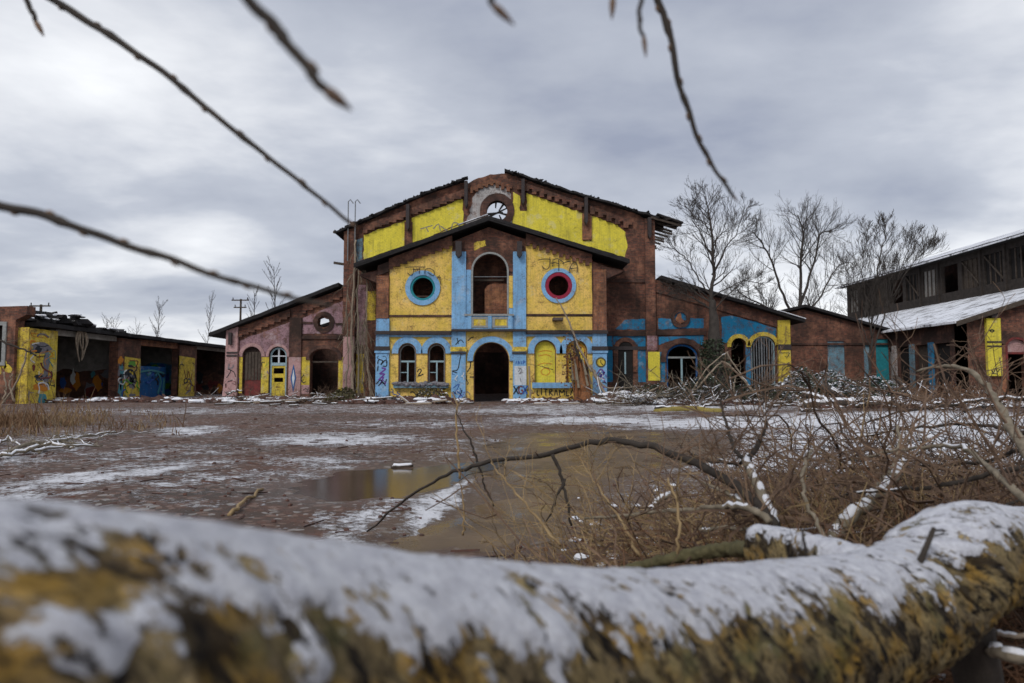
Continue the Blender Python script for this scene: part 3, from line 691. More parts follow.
# --- left wing
Lw = [(228.5, BOT), (228.5, 331), (299, 305.5), (344, 287.5), (344, BOT)]
hl = [arch(fh, 244.5, 262.5, 347, 396), arch(fh, 270.7, 288, 347, 396), arch(fh, 311.5, 339, 349, 409, flat=.62), ragged(fh, [(319, 318.5), (323, 317), (329, 319), (330, 325), (325, 327.5), (319, 326)], .5, 3)]
part(MB().prism([fh(*p) for p in Lw], YH+.004, YH+.5, hl), 'wing_wall', 'brick', hall)
wa, wb = fh(213, 337), fh(346, 285)
hx0, hx1 = -15.7, -12.9
roofslab(edge_x(wa[0], wb[0]-.35, YH-.5, 10, .08)+[(wb[0]-.35, YH+12), (wa[0], YH+12)], line_f(wa, wb), .22, 'wing_roof', 'roof', holes=[[(hx0, YH+6.2), (hx1, YH+5.6), (hx1+.2, YH+10.6), (-14, YH+11), (hx0+.3, YH+10.4)]])
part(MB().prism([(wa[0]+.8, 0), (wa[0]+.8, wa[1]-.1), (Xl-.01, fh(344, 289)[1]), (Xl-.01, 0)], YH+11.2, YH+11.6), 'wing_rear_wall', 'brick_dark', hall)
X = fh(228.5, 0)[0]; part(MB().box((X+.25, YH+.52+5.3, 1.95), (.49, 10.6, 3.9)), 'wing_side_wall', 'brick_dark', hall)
kw = YH-.012
corbel('corbel_band', fh, 'brick', (240, 340), (291, 320), 11, 6, YH-.14, YH); corbel('corbel_band', fh, 'brick', (303, 316), (343, 300), 11, 6, YH-.14, YH)
hp('mauve_plaster', 'mauve', [fh(241, 357)]+arch(fh, 243.8, 263.2, 346.2, 357)+arch(fh, 270, 288.6, 346, 357)+[fh(290, 357)]+ragged(fh, [(290, 322), (262, 333), (241, 341), (241, 344)], .9, 4, False)+[fh(241, 350)], kw, YH+.01)
hp('mauve_plaster', 'mauve', ragged(fh, [(303.5, 334), (303.5, 318), (320, 311), (343, 301), (343, 334)], .9, 4), kw, YH+.01, [circ(fh, 324.5, 322.3, 9)])
hp('oculus_ring', 'brick_dark', circ(fh, 324.5, 322.3, 10.5, jit=.03), YH-.08, YH, [circ(fh, 324.5, 322.3, 6.4, jit=.1)])
hp('string_course', 'brick_dark', rect(fh, 302.8, 336, 344, 339), YH-.10, YH); hp('string_course', 'brick_dark', rect(fh, 302.8, 322, 313, 324), YH-.07, YH); hp('string_course', 'brick_dark', rect(fh, 336, 323, 344, 325), YH-.07, YH)
pk = hp('pilaster', 'pink', poly(fh, (226, 396), (228, 374), (228.5, 331), (240, 327), (240, 396)), YH-.2, YH, label='pink pilaster with black scrawl at the outer corner')
hp('moulding', 'cornice', rect(fh, 229.5, 352, 240.5, 353.6), YH-.25, YH-.202); hp('moulding', 'cornice', rect(fh, 229.5, 355, 240.5, 356.6), YH-.25, YH-.202)
hp('eaves_bracket', 'cornice', rect(fh, 232, 333, 235, 345), YH-.4, YH-.203)
hp('pilaster', 'pink', rect(fh, 290.5, 357, 302.5, 396), YH-.10, YH, label='pink pilaster carrying a blue diamond')
hp('hanging_pier', 'brick_dark', rect(fh, 291, 318, 302.7, 356.8), YH-.13, YH)
hp('pilaster', 'pink', rect(fh, 345, 337, 356, 396), YH-.27, YH-.225, label='faded pink pilaster behind hanging dry vines')
for x0, x1, yt in ((241, 244.2, 357), (263, 270.4, 357), (303, 311, 357), (339.6, 344.8, 357)): hp('painted_panel', 'mustard', rect(fh, x0, yt, x1, 393), kw-.01, YH+.01)
hp('painted_panel', 'pink', rect(fh, 303, 385, 311, 394), kw-.014, YH+.01)
hp('painted_panel', 'yellow_worn', ragged(fh, [(357, 393), (357, 354), (365, 354), (365, 393)], .4, 4), kw, YH+.01); hp('painted_panel', 'yellow_worn', ragged(fh, [(367.5, 320), (367.5, 291), (376, 291), (376, 320)], .5, 4), kw, YH+.01)
hp('painted_panel', 'mauve', ragged(fh, [(357, 345), (357, 285), (366, 285), (366, 345)], .8, 4), kw, YH+.01)
hp('arch_hood', 'pink', hood(fh, 244, 263, 346.5, 356.5, 3.4), YH-.07, YH-.002); hp('arch_hood', 'pink', hood(fh, 270.2, 288.5, 346.5, 356.5, 2.6), YH-.07, YH-.002)
hp('arch_hood', 'brick_dark', hood(fh, 311, 339.5, 348.5, 360, 3.6, flat=.62), YH-.09, YH-.002)
db = hp('door', 'brick_dark', arch(fh, 244.7, 262.3, 347.3, 397), YH+.18, YH+.26, label='arched doorway closed with dark boards, red lower half')
part(MB().prism(ragged(fh, [(245, 397), (246, 372), (252, 376), (256, 367), (262, 374), (262, 397)], .6, 3), YH+.165, YH+.178), 'red_board', 'red_spray', db)
for i in range(5): part(MB().prism(rect(fh, 246+i*3.2, 352, 248.6+i*3.2, 380), YH+.13, YH+.16), 'slat', 'timber', db)
dr = hp('door', 'frame', arch(fh, 271, 287.7, 347.3, 397), YH+.12, YH+.2, [arch(fh, 272.6, 286.2, 349, 362.6), rect(fh, 272.6, 365.6, 286.2, 396)], label='pale green arched door with white fanlight and holes')
part(MB().prism(rect(fh, 278.8, 348.5, 280.2, 363), YH+.11, YH+.19), 'fanlight_bar', 'white_paint', dr); part(MB().prism(rect(fh, 272.5, 355.5, 286.5, 356.5), YH+.115, YH+.185), 'fanlight_bar', 'white_paint', dr)
part(MB().prism(rect(fh, 272.7, 365.7, 286.1, 396), YH+.15, YH+.19, [rect(fh, 274.5, 368, 284.5, 373.5), rect(fh, 275, 377.6, 284, 382)]), 'door_leaf', 'mustard', dr)
gl = MB()  # boarded half light in the wide archway
gl.prism(rect(fh, 312.5, 361, 338.5, 362.5), YH+.2, YH+.3); part(gl, 'transom', 'timber', hall)

# --- right wing
Rw = [(655, BOT), (655, 279.5), (714, 296.5), (755, 309), (790, 320), (790, BOT)]
hr = [arch(fh, 665.5, 697, 344, 400, flat=.8), arch(fh, 730, 745, 338, 400), arch(fh, 750, 774, 336, 400, flat=.85)]
part(MB().prism([fh(*p) for p in Rw], YH+.004, YH+.5, hr), 'wing_wall', 'brick', hall)
hp('opening_shade_sheet', 'soot', arch(fh, 617.6, 632, 342, 396), YH-.03, YH+.006, label='tall black arched sheet painted as the shade of an opening beside the porch')  # black sheet on the solid wall, shade of an opening put into colour
wa, wb = fh(654, 278), fh(801, 323)
roofslab(edge_x(wa[0]+.35, wb[0], YH-.55, 12, .08)+[(wb[0], YH+8), (wa[0]+.35, YH+8)], line_f(wa, wb), .2, 'wing_roof', 'roof')
part(MB().prism([(wb[0]-1.6, YH-.62), (wb[0]+.02, YH-.6), (wb[0]+.02, YH+5), (wb[0]-1.3, YH+5)], .205, .245, mapf=lambda x, y, w_: (x, y, line_f(wa, wb)(x)+w_)), 'roof_snow', 'snow', hall)
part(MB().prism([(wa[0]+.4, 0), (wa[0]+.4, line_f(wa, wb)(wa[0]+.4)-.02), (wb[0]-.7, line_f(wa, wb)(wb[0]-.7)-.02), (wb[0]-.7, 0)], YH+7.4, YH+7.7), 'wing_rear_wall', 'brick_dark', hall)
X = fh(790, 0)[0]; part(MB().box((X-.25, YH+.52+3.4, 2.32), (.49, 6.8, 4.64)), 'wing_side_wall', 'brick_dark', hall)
hp('corbel_band', 'brick', [fh(655.5, 283), fh(655.5, 292), fh(714, 309), fh(788, 331), fh(788, 322), fh(714, 299)], YH-.10, YH)
A_ = lambda *p: ragged(fh, p, .5, 4)
hp('painted_panel', 'azure', A_((615, 329), (624, 320), (645, 319), (645, 330)), kw, YH+.01)
hp('painted_panel', 'azure', A_((606.5, 382), (606.5, 336), (612, 336), (612, 382)), kw, YH+.01); hp('painted_panel', 'azure', A_((637, 382), (637, 338), (645, 336), (645, 382)), kw, YH+.01)
hp('painted_panel', 'azure', A_((613, 345), (613, 336.5), (644, 336.5), (636, 345), (625, 339)), kw+.002, YH+.01)
hp('painted_panel', 'azure', A_((658, 329), (658, 318.5), (703, 318.5), (703, 328)), kw, YH+.01, [circ(fh, 679.8, 318.3, 9.3)])
hp('painted_panel', 'azure', A_((658, 345), (658, 337), (703, 335), (703, 348), (693, 340), (680, 338), (666, 342)), kw, YH+.01)
hp('painted_panel', 'azure', A_((658.5, 382), (658.5, 352), (664.5, 352), (664.5, 382)), kw, YH+.01)
hp('painted_panel', 'azure', A_((721, 345), (721, 317), (731, 315.5), (752, 321), (775, 328), (775, 345), (772, 339), (762, 332), (752, 337), (746, 341), (738, 334), (730, 339)), kw, YH+.01)
hp('painted_panel', 'azure', A_((744.5, 385), (744.5, 345), (749, 345), (749, 385)), kw, YH+.01)
hp('painted_panel', 'lemon', rect(fh, 646.7, 352, 658.4, 380.5), YH-.215, YH-.19); hp('painted_panel', 'mauve', rect(fh, 646, 336, 656, 350), YH-.21, YH-.19)
hp('painted_panel', 'mustard', A_((706, 372), (706, 355), (716, 350), (716, 372)), kw, YH+.01)
hp('string_course', 'brick_dark', rect(fh, 655.5, 329.5, 705, 335), YH-.10, YH); hp('string_course', 'cornice', rect(fh, 606.3, 346.5, 645, 350), YH-.10, YH)
hp('arch_hood', 'brick', hood(fh, 617.2, 632.4, 341.5, 372, 4.2), YH-.09, YH-.002); hp('arch_hood', 'brick_dark', hood(fh, 665, 697.5, 343.5, 362, 5, flat=.8), YH-.10, YH-.002)
hp('arch_hood', 'yellow_worn', hood(fh, 730, 745, 338, 347, 4), YH-.09, YH-.002); hp('arch_hood', 'yellow_worn', hood(fh, 750, 774, 336, 345, 4, flat=.85), YH-.09, YH-.002)
hp('oculus_ring', 'brick_dark', circ(fh, 679.8, 318.3, 9.6, jit=.03), YH-.12, YH, [circ(fh, 679.8, 318.3, 6)]); hp('oculus_infill', 'brick_orange', ragged(fh, [(675, 320), (677, 314), (680, 313), (681, 318), (684, 322), (680, 324)], .4, 2), YH-.05, YH)
tr = hp('opening_frame', 'deepblue', arch(fh, 665.7, 696.8, 344.3, 400, flat=.8), YH+.1, YH+.2, [arch(fh, 667.2, 695.2, 346, 400, flat=.8)])
part(MB().prism(rect(fh, 667, 356.5, 695.5, 358.3), YH+.11, YH+.19), 'transom', 'frame_grey', tr); part(MB().prism(rect(fh, 680.2, 358.4, 682, 384), YH+.12, YH+.18), 'mullion', 'frame', tr)
gr = hp('window', 'frame', arch(fh, 750.2, 773.8, 336.2, 400, flat=.85), YH+.1, YH+.18, [arch(fh, 751.4, 772.6, 337.6, 400, flat=.85)], label='arched window behind upright iron bars')
for i in range(8):
    x = 753+i*2.55; hh = 337.6+9.5*.85*(1-math.sqrt(max(0, 1-((x-762)/11)**2))); p0, p1 = fh(x, hh), fh(x, 392)
    part(MB().tube([(p0[0], YH+.06, p0[1]), (p1[0], YH+.06, p1[1])], .036 if i != 3 else .06, 4), 'bar', 'steel', gr)
hp('mullion', 'frame', rect(fh, 623.6, 352, 625.2, 374), YH-.045, YH-.032)
pr = hp('pilaster', 'mustard', rect(fh, 776, 320.5, 788, 383), YH-.2, YH, label='yellow pilaster with a dark band at the outer corner')
part(MB().prism(rect(fh, 775.5, 344.5, 788.5, 350), YH-.24, YH-.203), 'moulding', 'cornice', pr)
for x in (229+0, ): pass
# --- unseen floors added over the wing rooms to keep their openings dark
part(MB().box((fh(284, 0)[0], YH+1.6, 3.4), (6.4, 2.0, .12)), 'wing_shade_floor', 'soot', hall)
part(MB().box((fh(722, 0)[0], YH+3.8, 3.5), (8.6, 6.4, .12)), 'wing_shade_floor', 'soot', hall)

# --- painted scrawls
def strokes(f, y, lines, wpx, n=3):
    mb = MB()
    for ln in lines:
        pts = [Vector((p[0], p[1], 0)) for p in ln]
        pts = curve(pts, n) if len(pts) > 2 else pts
        L, R = [], []
        for i, p in enumerate(pts):
            t = pts[min(i+1, len(pts)-1)]-pts[max(i-1, 0)]
            t = t.normalized() if t.length > 0 else Vector((1, 0, 0)); q = Vector((-t.y, t.x, 0))*wpx/2
            L.append(f(p.x+q.x, p.y+q.y)); R.append(f(p.x-q.x, p.y-q.y))
        for i in range(len(pts)-1):
            for yy in (y, ):
                mb.face([(L[i][0], yy, L[i][1]), (L[i+1][0], yy, L[i+1][1]), (R[i+1][0], yy, R[i+1][1]), (R[i][0], yy, R[i][1])])
                mb.face([(R[i][0], yy+.003, R[i][1]), (R[i+1][0], yy+.003, R[i+1][1]), (L[i+1][0], yy+.003, L[i+1][1]), (L[i][0], yy+.003, L[i][1])])
    return mb
def graf(f, y, lines, wpx, mat, label=None): return part(strokes(f, y, lines, wpx), 'graffiti', mat, hall, label)
yg = YP-.02
graf(fp, YP-.125, [[(538.5, 260.3), (544, 259.4), (550, 259.6)], [(549.8, 257), (549.6, 266), (547, 269.6), (543.5, 268.5), (542, 266)], [(551, 263.5), (555, 263), (558.5, 264)], [(553, 260), (552.5, 267)], [(553, 260.2), (557, 259), (560.5, 260.5), (564, 263.3)], [(558.6, 260), (558.8, 271)],
     [(562.6, 264), (566, 262.5), (570, 261.5)], [(569, 273), (571, 266), (575, 262.5), (577.4, 267), (576.8, 273)], [(570.5, 269), (577, 268.2)]], .75, 'black_spray', 'black capitals reading JAYA over the right round window')
graf(fp, YP-.125, [[(405.5, 267.6), (415, 267.2), (425.6, 267.4)], [(414, 268), (413, 274), (410.5, 275.5), (407.5, 273)], [(413, 270), (420, 269.6)], [(419.5, 268), (419.3, 274)], [(425, 274), (425.5, 270), (430, 269), (434, 271.5), (434, 276), (431, 275), (427.5, 272.5)], [(437, 277), (441, 278)], [(440, 278.5), (441, 285)], [(437.5, 279), (439.8, 275.8)]], .7, 'black_spray', 'black looping tag over the left round window')
yq = YP-.168
graf(fp, yq, [[(379, 364), (380, 360), (384, 361), (382, 365), (387, 360), (388, 366), (384, 366)], [(378, 384), (382, 380), (386, 384), (388, 379)], [(379, 371), (379.5, 366)], [(380, 386), (384, 382), (387, 386)]], 1.1, 'black_spray')
graf(fp, yq, [[(380, 380), (386, 374), (381, 374), (387, 369), (383, 368)], [(382, 384), (385, 377)]], 1.5, 'purple_spray')
graf(fp, yq, [[(461.5, 354), (460, 362), (458, 370), (452.5, 371), (458, 373)], [(458.8, 344), (457.5, 338)], [(456, 345), (461, 340), (464, 343)]], .9, 'black_spray')
graf(fp, yq, [[(454, 388), (460, 384), (456, 394), (463, 390), (459, 398)], [(453, 396), (458, 391), (464, 398)]], .9, 'blue_spray')
graf(fp, yg-.01, [[(467.5, 372), (470.5, 367), (471, 362), (474, 360.5)], [(468, 341), (471, 338), (474, 337)], [(418, 372), (420, 369), (422, 370.5), (419, 376), (424, 374)], [(470, 377), (474, 377)], [(509.5, 361), (512, 360.8)], [(509.8, 379), (512.2, 379)]], 1.0, 'black_spray')
hp('poster', 'white_paint', rect(fp, 514.4, 366, 526.2, 385), YP-.172, YP-.158, label='white painted rectangle with faint blue marks')
graf(fp, YP-.176, [[(518, 368), (522, 370), (519, 374), (523, 372)], [(520, 378), (521, 382)], [(518, 372), (521, 368)]], .7, 'grey_spray')
graf(fp, yq, [[(516, 364), (516.4, 361)], [(518, 364.5), (518.5, 361), (519.6, 364)], [(521, 361), (521.4, 364.2)], [(523, 364.4), (523.2, 361), (525, 362), (523.6, 363)]], .8, 'blue_spray')
graf(fp, YP-.176, [[(513.6, 386), (518.4, 394)], [(518.6, 386), (513.4, 394.2)]], 1.3, 'black_spray', 'bold black and blue letters XGX at the pilaster foot')
graf(fp, YP-.177, [[(522.5, 387), (520, 386.2), (518.6, 390), (520, 393.6), (522.6, 393), (522.4, 390.4), (520.8, 390.2)]], 1.3, 'red_spray'); graf(fp, YP-.178, [[(523, 386), (527, 394)], [(527.4, 385.5), (522.6, 394)]], 1.3, 'blue_spray')
hp('painted_disc', 'leaf_olive', circ(fp, 600, 362.5, 5.2), YP-.170, YP-.158); hp('painted_disc', 'mustard', circ(fp, 600, 362.5, 3.6), YP-.173, YP-.158); graf(fp, YP-.178, [[(600, 360), (600, 363), (602, 365)]], .8, 'black_spray')
graf(fp, yq, [[(596, 374), (600, 369), (603, 374), (598, 377), (604, 372)], [(597, 380), (602, 378), (604, 383)], [(596, 386), (600, 383), (603, 388)]], 1.4, 'purple_spray'); graf(fp, yq-.003, [[(599, 371), (602, 376), (598, 381), (603, 386)], [(596, 377), (604, 380)]], .8, 'white_spray')
graf(fp, yg-.01, [[(537, 390), (537, 395), (539, 395)], [(541, 388), (541.3, 395)], [(544, 389), (547, 389.5), (545.5, 390), (545.5, 395.5)], [(549, 395.5), (549.3, 389.5), (552, 390.5), (549.8, 392.4), (552.5, 395.5)], [(554, 395.5), (555.6, 389.6), (557.2, 395.5)], [(559, 395.5), (559.2, 390), (561.5, 393), (563.5, 390), (563.8, 395.5)], [(566, 389.8), (565.8, 395.5), (568.5, 395)], [(570, 395), (572, 389.6), (574, 395.4)], [(576, 389.6), (576, 395.4)]], 1.0, 'black_spray', 'row of dark brush letters below the right sill')
graf(fp, YP+.195, [[(538, 352), (545, 350.5), (552, 351.5)], [(538.5, 356), (546, 354.5), (551, 356.5)], [(538, 365), (544, 363), (552, 364)], [(541, 371), (545, 368), (550, 371), (547, 375), (542, 374), (541, 371)]], .8, 'orange_spray')
graf(fp, YP+.195, [[(573, 349), (577, 354), (574, 358), (579, 363), (575, 366)], [(570, 352), (572, 360), (577, 358), (578, 349)], [(569, 368), (576, 370), (572, 376), (580, 375)], [(571, 345), (575, 348)]], 2.2, 'black_spray')
graf(fp, YP+.19, [[(567.8, 384), (567.8, 352), (570, 346), (576, 342.6), (582, 346), (584.6, 352), (584.6, 384)]], 1.4, 'orange_spray')
hp('painted_diamond', 'deepblue', ragged(fh, [(295.5, 364), (298.2, 378), (295.5, 393), (292.8, 378)], .1, 9), YH-.115, YH-.09); hp('painted_diamond', 'white_paint', poly(fh, (295.5, 369), (296.9, 378), (295.5, 387), (294.1, 378)), YH-.119, YH-.09)
graf(fh, YH-.207, [[(230, 378), (234, 371), (231, 369), (237, 372), (239, 377)], [(231, 382), (236, 380)]], .8, 'black_spray')
graf(fh, k1-.006, [[(420, 229), (432, 225.5)], [(426, 228), (428, 232)], [(433, 229), (438, 224), (440, 231)], [(451, 229), (453, 223), (458, 224), (459, 229), (453, 231)], [(440, 226), (447, 231)]], .9, 'grey_spray', 'faint grey letters high on the lemon gable')
graf(fh, YH-.22, [[(648, 372), (655, 366)]], .5, 'black_spray')
hp('lamp_arm', 'metal', rect(fp, 552, 318.8, 562, 321.5), YP-.9, YP-.02)
for x in range(4): p = fp(rnd.uniform(475, 507), 330.5)

def scrawl(f, y, x0, y0, x1, y1, n, mats, wpx, seed):
    r2 = random.Random(seed)
    for k in range(n):
        cx, cy = r2.uniform(x0, x1), r2.uniform(y0, y1); ln = []; a = r2.uniform(0, 6)
        for j in range(r2.randint(4, 8)):
            a += r2.uniform(-1.9, 1.9); cx = min(x1, max(x0, cx+2.6*math.cos(a))); cy = min(y1, max(y0, cy+2.2*math.sin(a))); ln.append((cx, cy))
        graf(f, y-.003*k, [ln], wpx*r2.uniform(.6, 1.4), r2.choice(mats))
scrawl(fh, YH-.206, 229.5, 360, 239, 393, 4, ('black_spray', 'red_spray', 'grey_spray'), .8, 1)
scrawl(fh, YH-.125, 303.5, 362, 310.5, 392, 3, ('black_spray', 'red_spray'), .7, 2)
scrawl(fh, kw-.014, 241, 370, 244, 392, 2, ('black_spray', 'purple_spray'), .6, 3)
scrawl(fh, kw-.014, 263.5, 362, 270, 392, 4, ('black_spray', 'purple_spray', 'green_spray'), .7, 4)
scrawl(fp, yg-.012, 391, 389, 450, 399, 7, ('black_spray', 'blue_spray', 'grey_spray', 'red_spray'), .9, 5)
scrawl(fp, yq-.004, 453, 356, 465, 398, 6, ('black_spray', 'blue_spray', 'white_spray', 'purple_spray'), .7, 6)
scrawl(fp, yq-.004, 378, 356, 389, 396, 4, ('black_spray', 'purple_spray', 'white_spray'), .7, 7)
scrawl(fp, yg-.012, 528, 366, 534, 398, 3, ('grey_spray', 'red_spray'), .6, 8)
scrawl(fp, yq-.004, 593, 372, 605, 398, 6, ('black_spray', 'purple_spray', 'white_spray', 'blue_spray'), .8, 9)
scrawl(fp, yg-.012, 467, 360, 472.5, 398, 3, ('black_spray', 'grey_spray'), .7, 10)
scrawl(fh, YH-.218, 647, 356, 658, 379, 2, ('mustard', 'black_spray'), .6, 11)
scrawl(fh, YH-.206, 776.5, 353, 787.5, 381, 3, ('leaf_olive', 'black_spray'), .8, 12)
# ================================================================== long open shed on the left
XS = -26.6
shed = thing('open_garage_shed', 'long open fronted brick shed with graffiti piers and dark bays', 'building', (XS-3, 50, 0))
def sp_(name, mat, mb, parent=shed, label=None, kind=None, smooth=False): return part(mb, name, mat, parent, label, smooth, kind)
def yz(y, z, w): return (w, y, z)
ZT = 4.3
fr = [(-48, -.2), (-48, 5.35), (-40, 5.3), (-33, 5.42), (-29.5, 5.3), (XS-.02, 5.38), (XS-.02, 4.9), (XS-.6, 4.6), (XS-.6, -.2)]
f37 = plane(37.5)
sp_('front_wall', 'brick', MB().prism(fr, 37.3, 38.0, [[(-29.3, 2.2), (-27.75, 2.2), (-27.75, 4.4), (-29.3, 4.4)]]))
sp_('window_frame', 'frame_grey', MB().prism([(-29.4, 2.1), (-27.65, 2.1), (-27.65, 4.5), (-29.4, 4.5)], 37.22, 37.32, [[(-29.2, 2.3), (-27.85, 2.3), (-27.85, 4.3), (-29.2, 4.3)]]))
def patch(mapf, pts, mat, w0, w1, label=None, amp=.05, name='graffiti', parent=shed):
    out = []
    n = len(pts)
    for i in range(n):
        a, b = pts[i], pts[(i+1) % n]; L = math.hypot(b[0]-a[0], b[1]-a[1]); k = max(1, int(L/.25))
        for j in range(k): t = j/k; out.append((lerp(a[0], b[0], t)+rnd.uniform(-amp, amp), lerp(a[1], b[1], t)+rnd.uniform(-amp, amp)))
    return part(MB().prism(out, w0, w1, mapf=mapf), name, mat, parent, label)
piers = [(37.55, 39.9, 4.28, 0), (46.1, 48.9, ZT, .58), (54.6, 57.6, ZT, .4)]
plab = ['wide yellow pier with orange and grey graffiti at the near end', 'brick topped yellow pier with green and teal graffiti', 'narrow yellow pier with faint red scrawl nearest the hall']
for (y0, y1, zt, wb_), lb in zip(piers, plab):
    pm = MB().box((XS-.30, (y0+y1)/2, zt/2-.1), (.6, y1-y0, zt))
    sp_('pier', 'brick' if wb_ else 'yellow_worn', pm, label=lb)
# painted faces of the piers (the +X side)
sp_('painted_panel', 'mustard', MB().prism([(39.3, 0), (39.9, 0), (39.9, 4.0), (39.3, 4.1)], XS-.1, XS+.012, mapf=yz))
sp_('painted_panel', 'yellow_worn', MB().prism([(46.9, 0), (48.9, 0), (48.9, 2.85), (46.9, 2.95)], XS-.1, XS+.012, mapf=yz))
sp_('painted_panel', 'yellow_worn', MB().prism([(54.6, 0), (57.3, 0), (57.3, 3.2), (54.6, 3.3)], XS-.1, XS+.012, mapf=yz))
sp_('painted_panel', 'yellow_worn', MB().prism([(XS-.6, -.2), (XS, -.2), (XS, 4.22), (XS-.6, 4.2)], 37.52, 37.56))
def blobp(mapf, c, ry, rz, mat, w, n=14, jit=.28, label=None):
    pts = []
    for i in range(n):
        k = 1+rnd.uniform(-jit, jit); pts.append((c[0]+ry*k*math.cos(2*PI*i/n), c[1]+rz*k*math.sin(2*PI*i/n)))
    return part(MB().prism(pts, w-.01, w+.004, mapf=mapf), 'graffiti', mat, shed, label)
wx = XS+.012
for c, ry, rz, m_ in (((38.6, 3.1), .75, .30, 'grey_spray'), ((38.3, 3.0), .28, .2, 'black_spray'), ((39.0, 2.3), .25, .8, 'grey_spray'), ((38.8, 1.45), .6, .22, 'grey_spray'), ((38.4, 1.5), .3, .12, 'black_spray'), ((38.7, .92), .7, .26, 'orange_spray'), ((39.2, 1.05), .16, .12, 'black_spray'), ((38.8, .25), .35, .3, 'teal_spray'), ((38.0, 2.0), .12, .2, 'red_spray')):
    blobp(yz, c, ry, rz, m_, XS+.012+.004*(m_ == 'black_spray'))
for c, ry, rz, m_ in (((47.8, 2.45), .5, .22, 'green_spray'), ((47.6, 2.3), .3, .1, 'black_spray'), ((47.5, 1.5), .8, .35, 'grey_spray'), ((47.9, 1.1), .45, .4, 'grey_spray'), ((47.3, 1.75), .5, .12, 'black_spray'), ((47.9, .3), .5, .12, 'grey_spray')):
    blobp(yz, c, ry, rz, m_, wx+.004*(m_ == 'black_spray'))
for c, ry, rz, m_ in (((46.5, 2.0), .28, .5, 'teal_spray'), ((46.5, .8), .3, .55, 'teal_spray'), ((46.5, 1.6), .25, .15, 'black_spray'), ((46.4, 2.6), .3, .3, 'orange_spray'), ((46.5, .9), .12, .25, 'blue_spray')):
    blobp(yz, c, ry, rz, m_, wx+.006)
def yz_stroke(lines, w, mat, x, label=None):
    mb = MB()
    for ln in lines: mb.tube(curve([(x, a, b) for a, b in ln], 3) if len(ln) > 2 else [(x, a, b) for a, b in ln], w/2, 4)
    return part(mb, 'graffiti', mat, shed, label)
yz_stroke([[(55.4, 2.2), (55.9, 1.4), (56.2, 2.1), (56.6, 1.3), (56.8, 1.9)], [(55.3, 1.0), (56.4, 1.2), (55.8, .6), (56.7, .5)]], .09, 'red_spray', XS+.005)
yz_stroke([[(47.1, 1.3), (47.5, 1.7), (47.7, 1.2), (48.1, 1.8), (48.4, 1.2)], [(47.2, .9), (47.8, 1.1), (48.3, .8)]], .09, 'black_spray', XS+.008)
yz_stroke([[(38.0, 3.3), (38.6, 3.2), (39.1, 3.3)], [(38.2, 2.6), (38.9, 2.7)], [(38.2, 1.6), (38.7, 1.3), (39.1, 1.6)]], .06, 'black_spray', XS+.01)
def scrawl_yz(y0, y1, z0, z1, n, mats, w_, x, seed):
    r2 = random.Random(seed)
    for k in range(n):
        cy, cz = r2.uniform(y0, y1), r2.uniform(z0, z1); a = r2.uniform(0, 6); ln = []
        for j in range(r2.randint(4, 8)):
            a += r2.uniform(-1.8, 1.8); cy = min(y1, max(y0, cy+.42*math.cos(a))); cz = min(z1, max(z0, cz+.28*math.sin(a))); ln.append((cy, cz))
        yz_stroke([ln], w_*r2.uniform(.5, 1.5), r2.choice(mats), x)
ALLC = ('black_spray', 'grey_spray', 'red_spray', 'teal_spray', 'orange_spray', 'white_spray', 'blue_spray', 'green_spray')
scrawl_yz(37.7, 39.75, .2, 3.9, 16, ALLC[:6], .08, XS+.004, 1)
scrawl_yz(46.2, 48.8, .2, 2.7, 14, ALLC, .09, XS+.006, 2)
scrawl_yz(54.7, 57.2, .2, 2.8, 8, ALLC[:3]+('mustard',), .09, XS+.006, 3)
# rear wall with murals, partitions, floor slab, roof
XB = XS-5.5
sp_('rear_wall', 'concrete', MB().box((XB-.2, 51.5, 2.2), (.4, 27, 4.4)))
for y in (40.2, 48.7, 57.4): sp_('partition_wall', 'concrete', MB().box(((XS-.62+XB+.01)/2, y-.6, 2.2), (XB*-1+XS-.64, .3, 4.36)))
mur = MB(); xb = XB+.012
def mcol(name, mat, y0, y1, z0, z1, seed):
    r2 = random.Random(seed); out = [(y0, z0)]+[(lerp(y0, y1, i/9), z1+r2.uniform(-.25, .25)) for i in range(10)]+[(y1, z0)]
    return part(MB().prism(out, XB-.05, xb, mapf=yz), 'mural', mat, shed)
mcol('mural', 'brick_dark', 40, 47.2, 0, 1.9, 1); mcol('mural', 'deepblue', 48.8, 56, 0, 2.6, 2); mcol('mural', 'brick_dark', 57.4, 64.5, 0, 2.1, 3)
for y, z, ry, rz, m_ in ((44, 1.6, .6, .9, 'orange_spray'), (45.6, 1.2, .9, .6, 'blue_spray'), (42.8, 1.0, .9, .7, 'red_spray'), (46.5, 1.4, .25, .9, 'grey_spray'), (52, 1.9, 1.0, .35, 'teal_spray'), (54, 1.2, .4, 1.0, 'teal_spray'), (50.4, 1.3, .8, .8, 'green_spray'), (60, 1.2, .9, .8, 'red_spray'), (62, 1.5, .7, .5, 'grey_spray')):
    blobp(yz, (y, z), ry, rz, m_, xb+.004)
scrawl_yz(40.5, 47.5, .3, 2.3, 22, ALLC, .22, xb+.0, 4); scrawl_yz(57.5, 64, .3, 2.1, 16, ALLC, .2, xb+.0, 5); scrawl_yz(49.5, 54.6, .2, 2.0, 7, ('teal_spray', 'black_spray', 'blue_spray'), .14, XS-1.15, 6)
def pwall(name, mat, x0, x1, z0, z1, y, seed):
    r2 = random.Random(seed); out = [(x0, z0)]+[(lerp(x0, x1, i/9), z1+r2.uniform(-.2, .2)) for i in range(10)]+[(x1, z0)]
    return part(MB().prism(out, y-.012, y+.02), name, mat, shed)
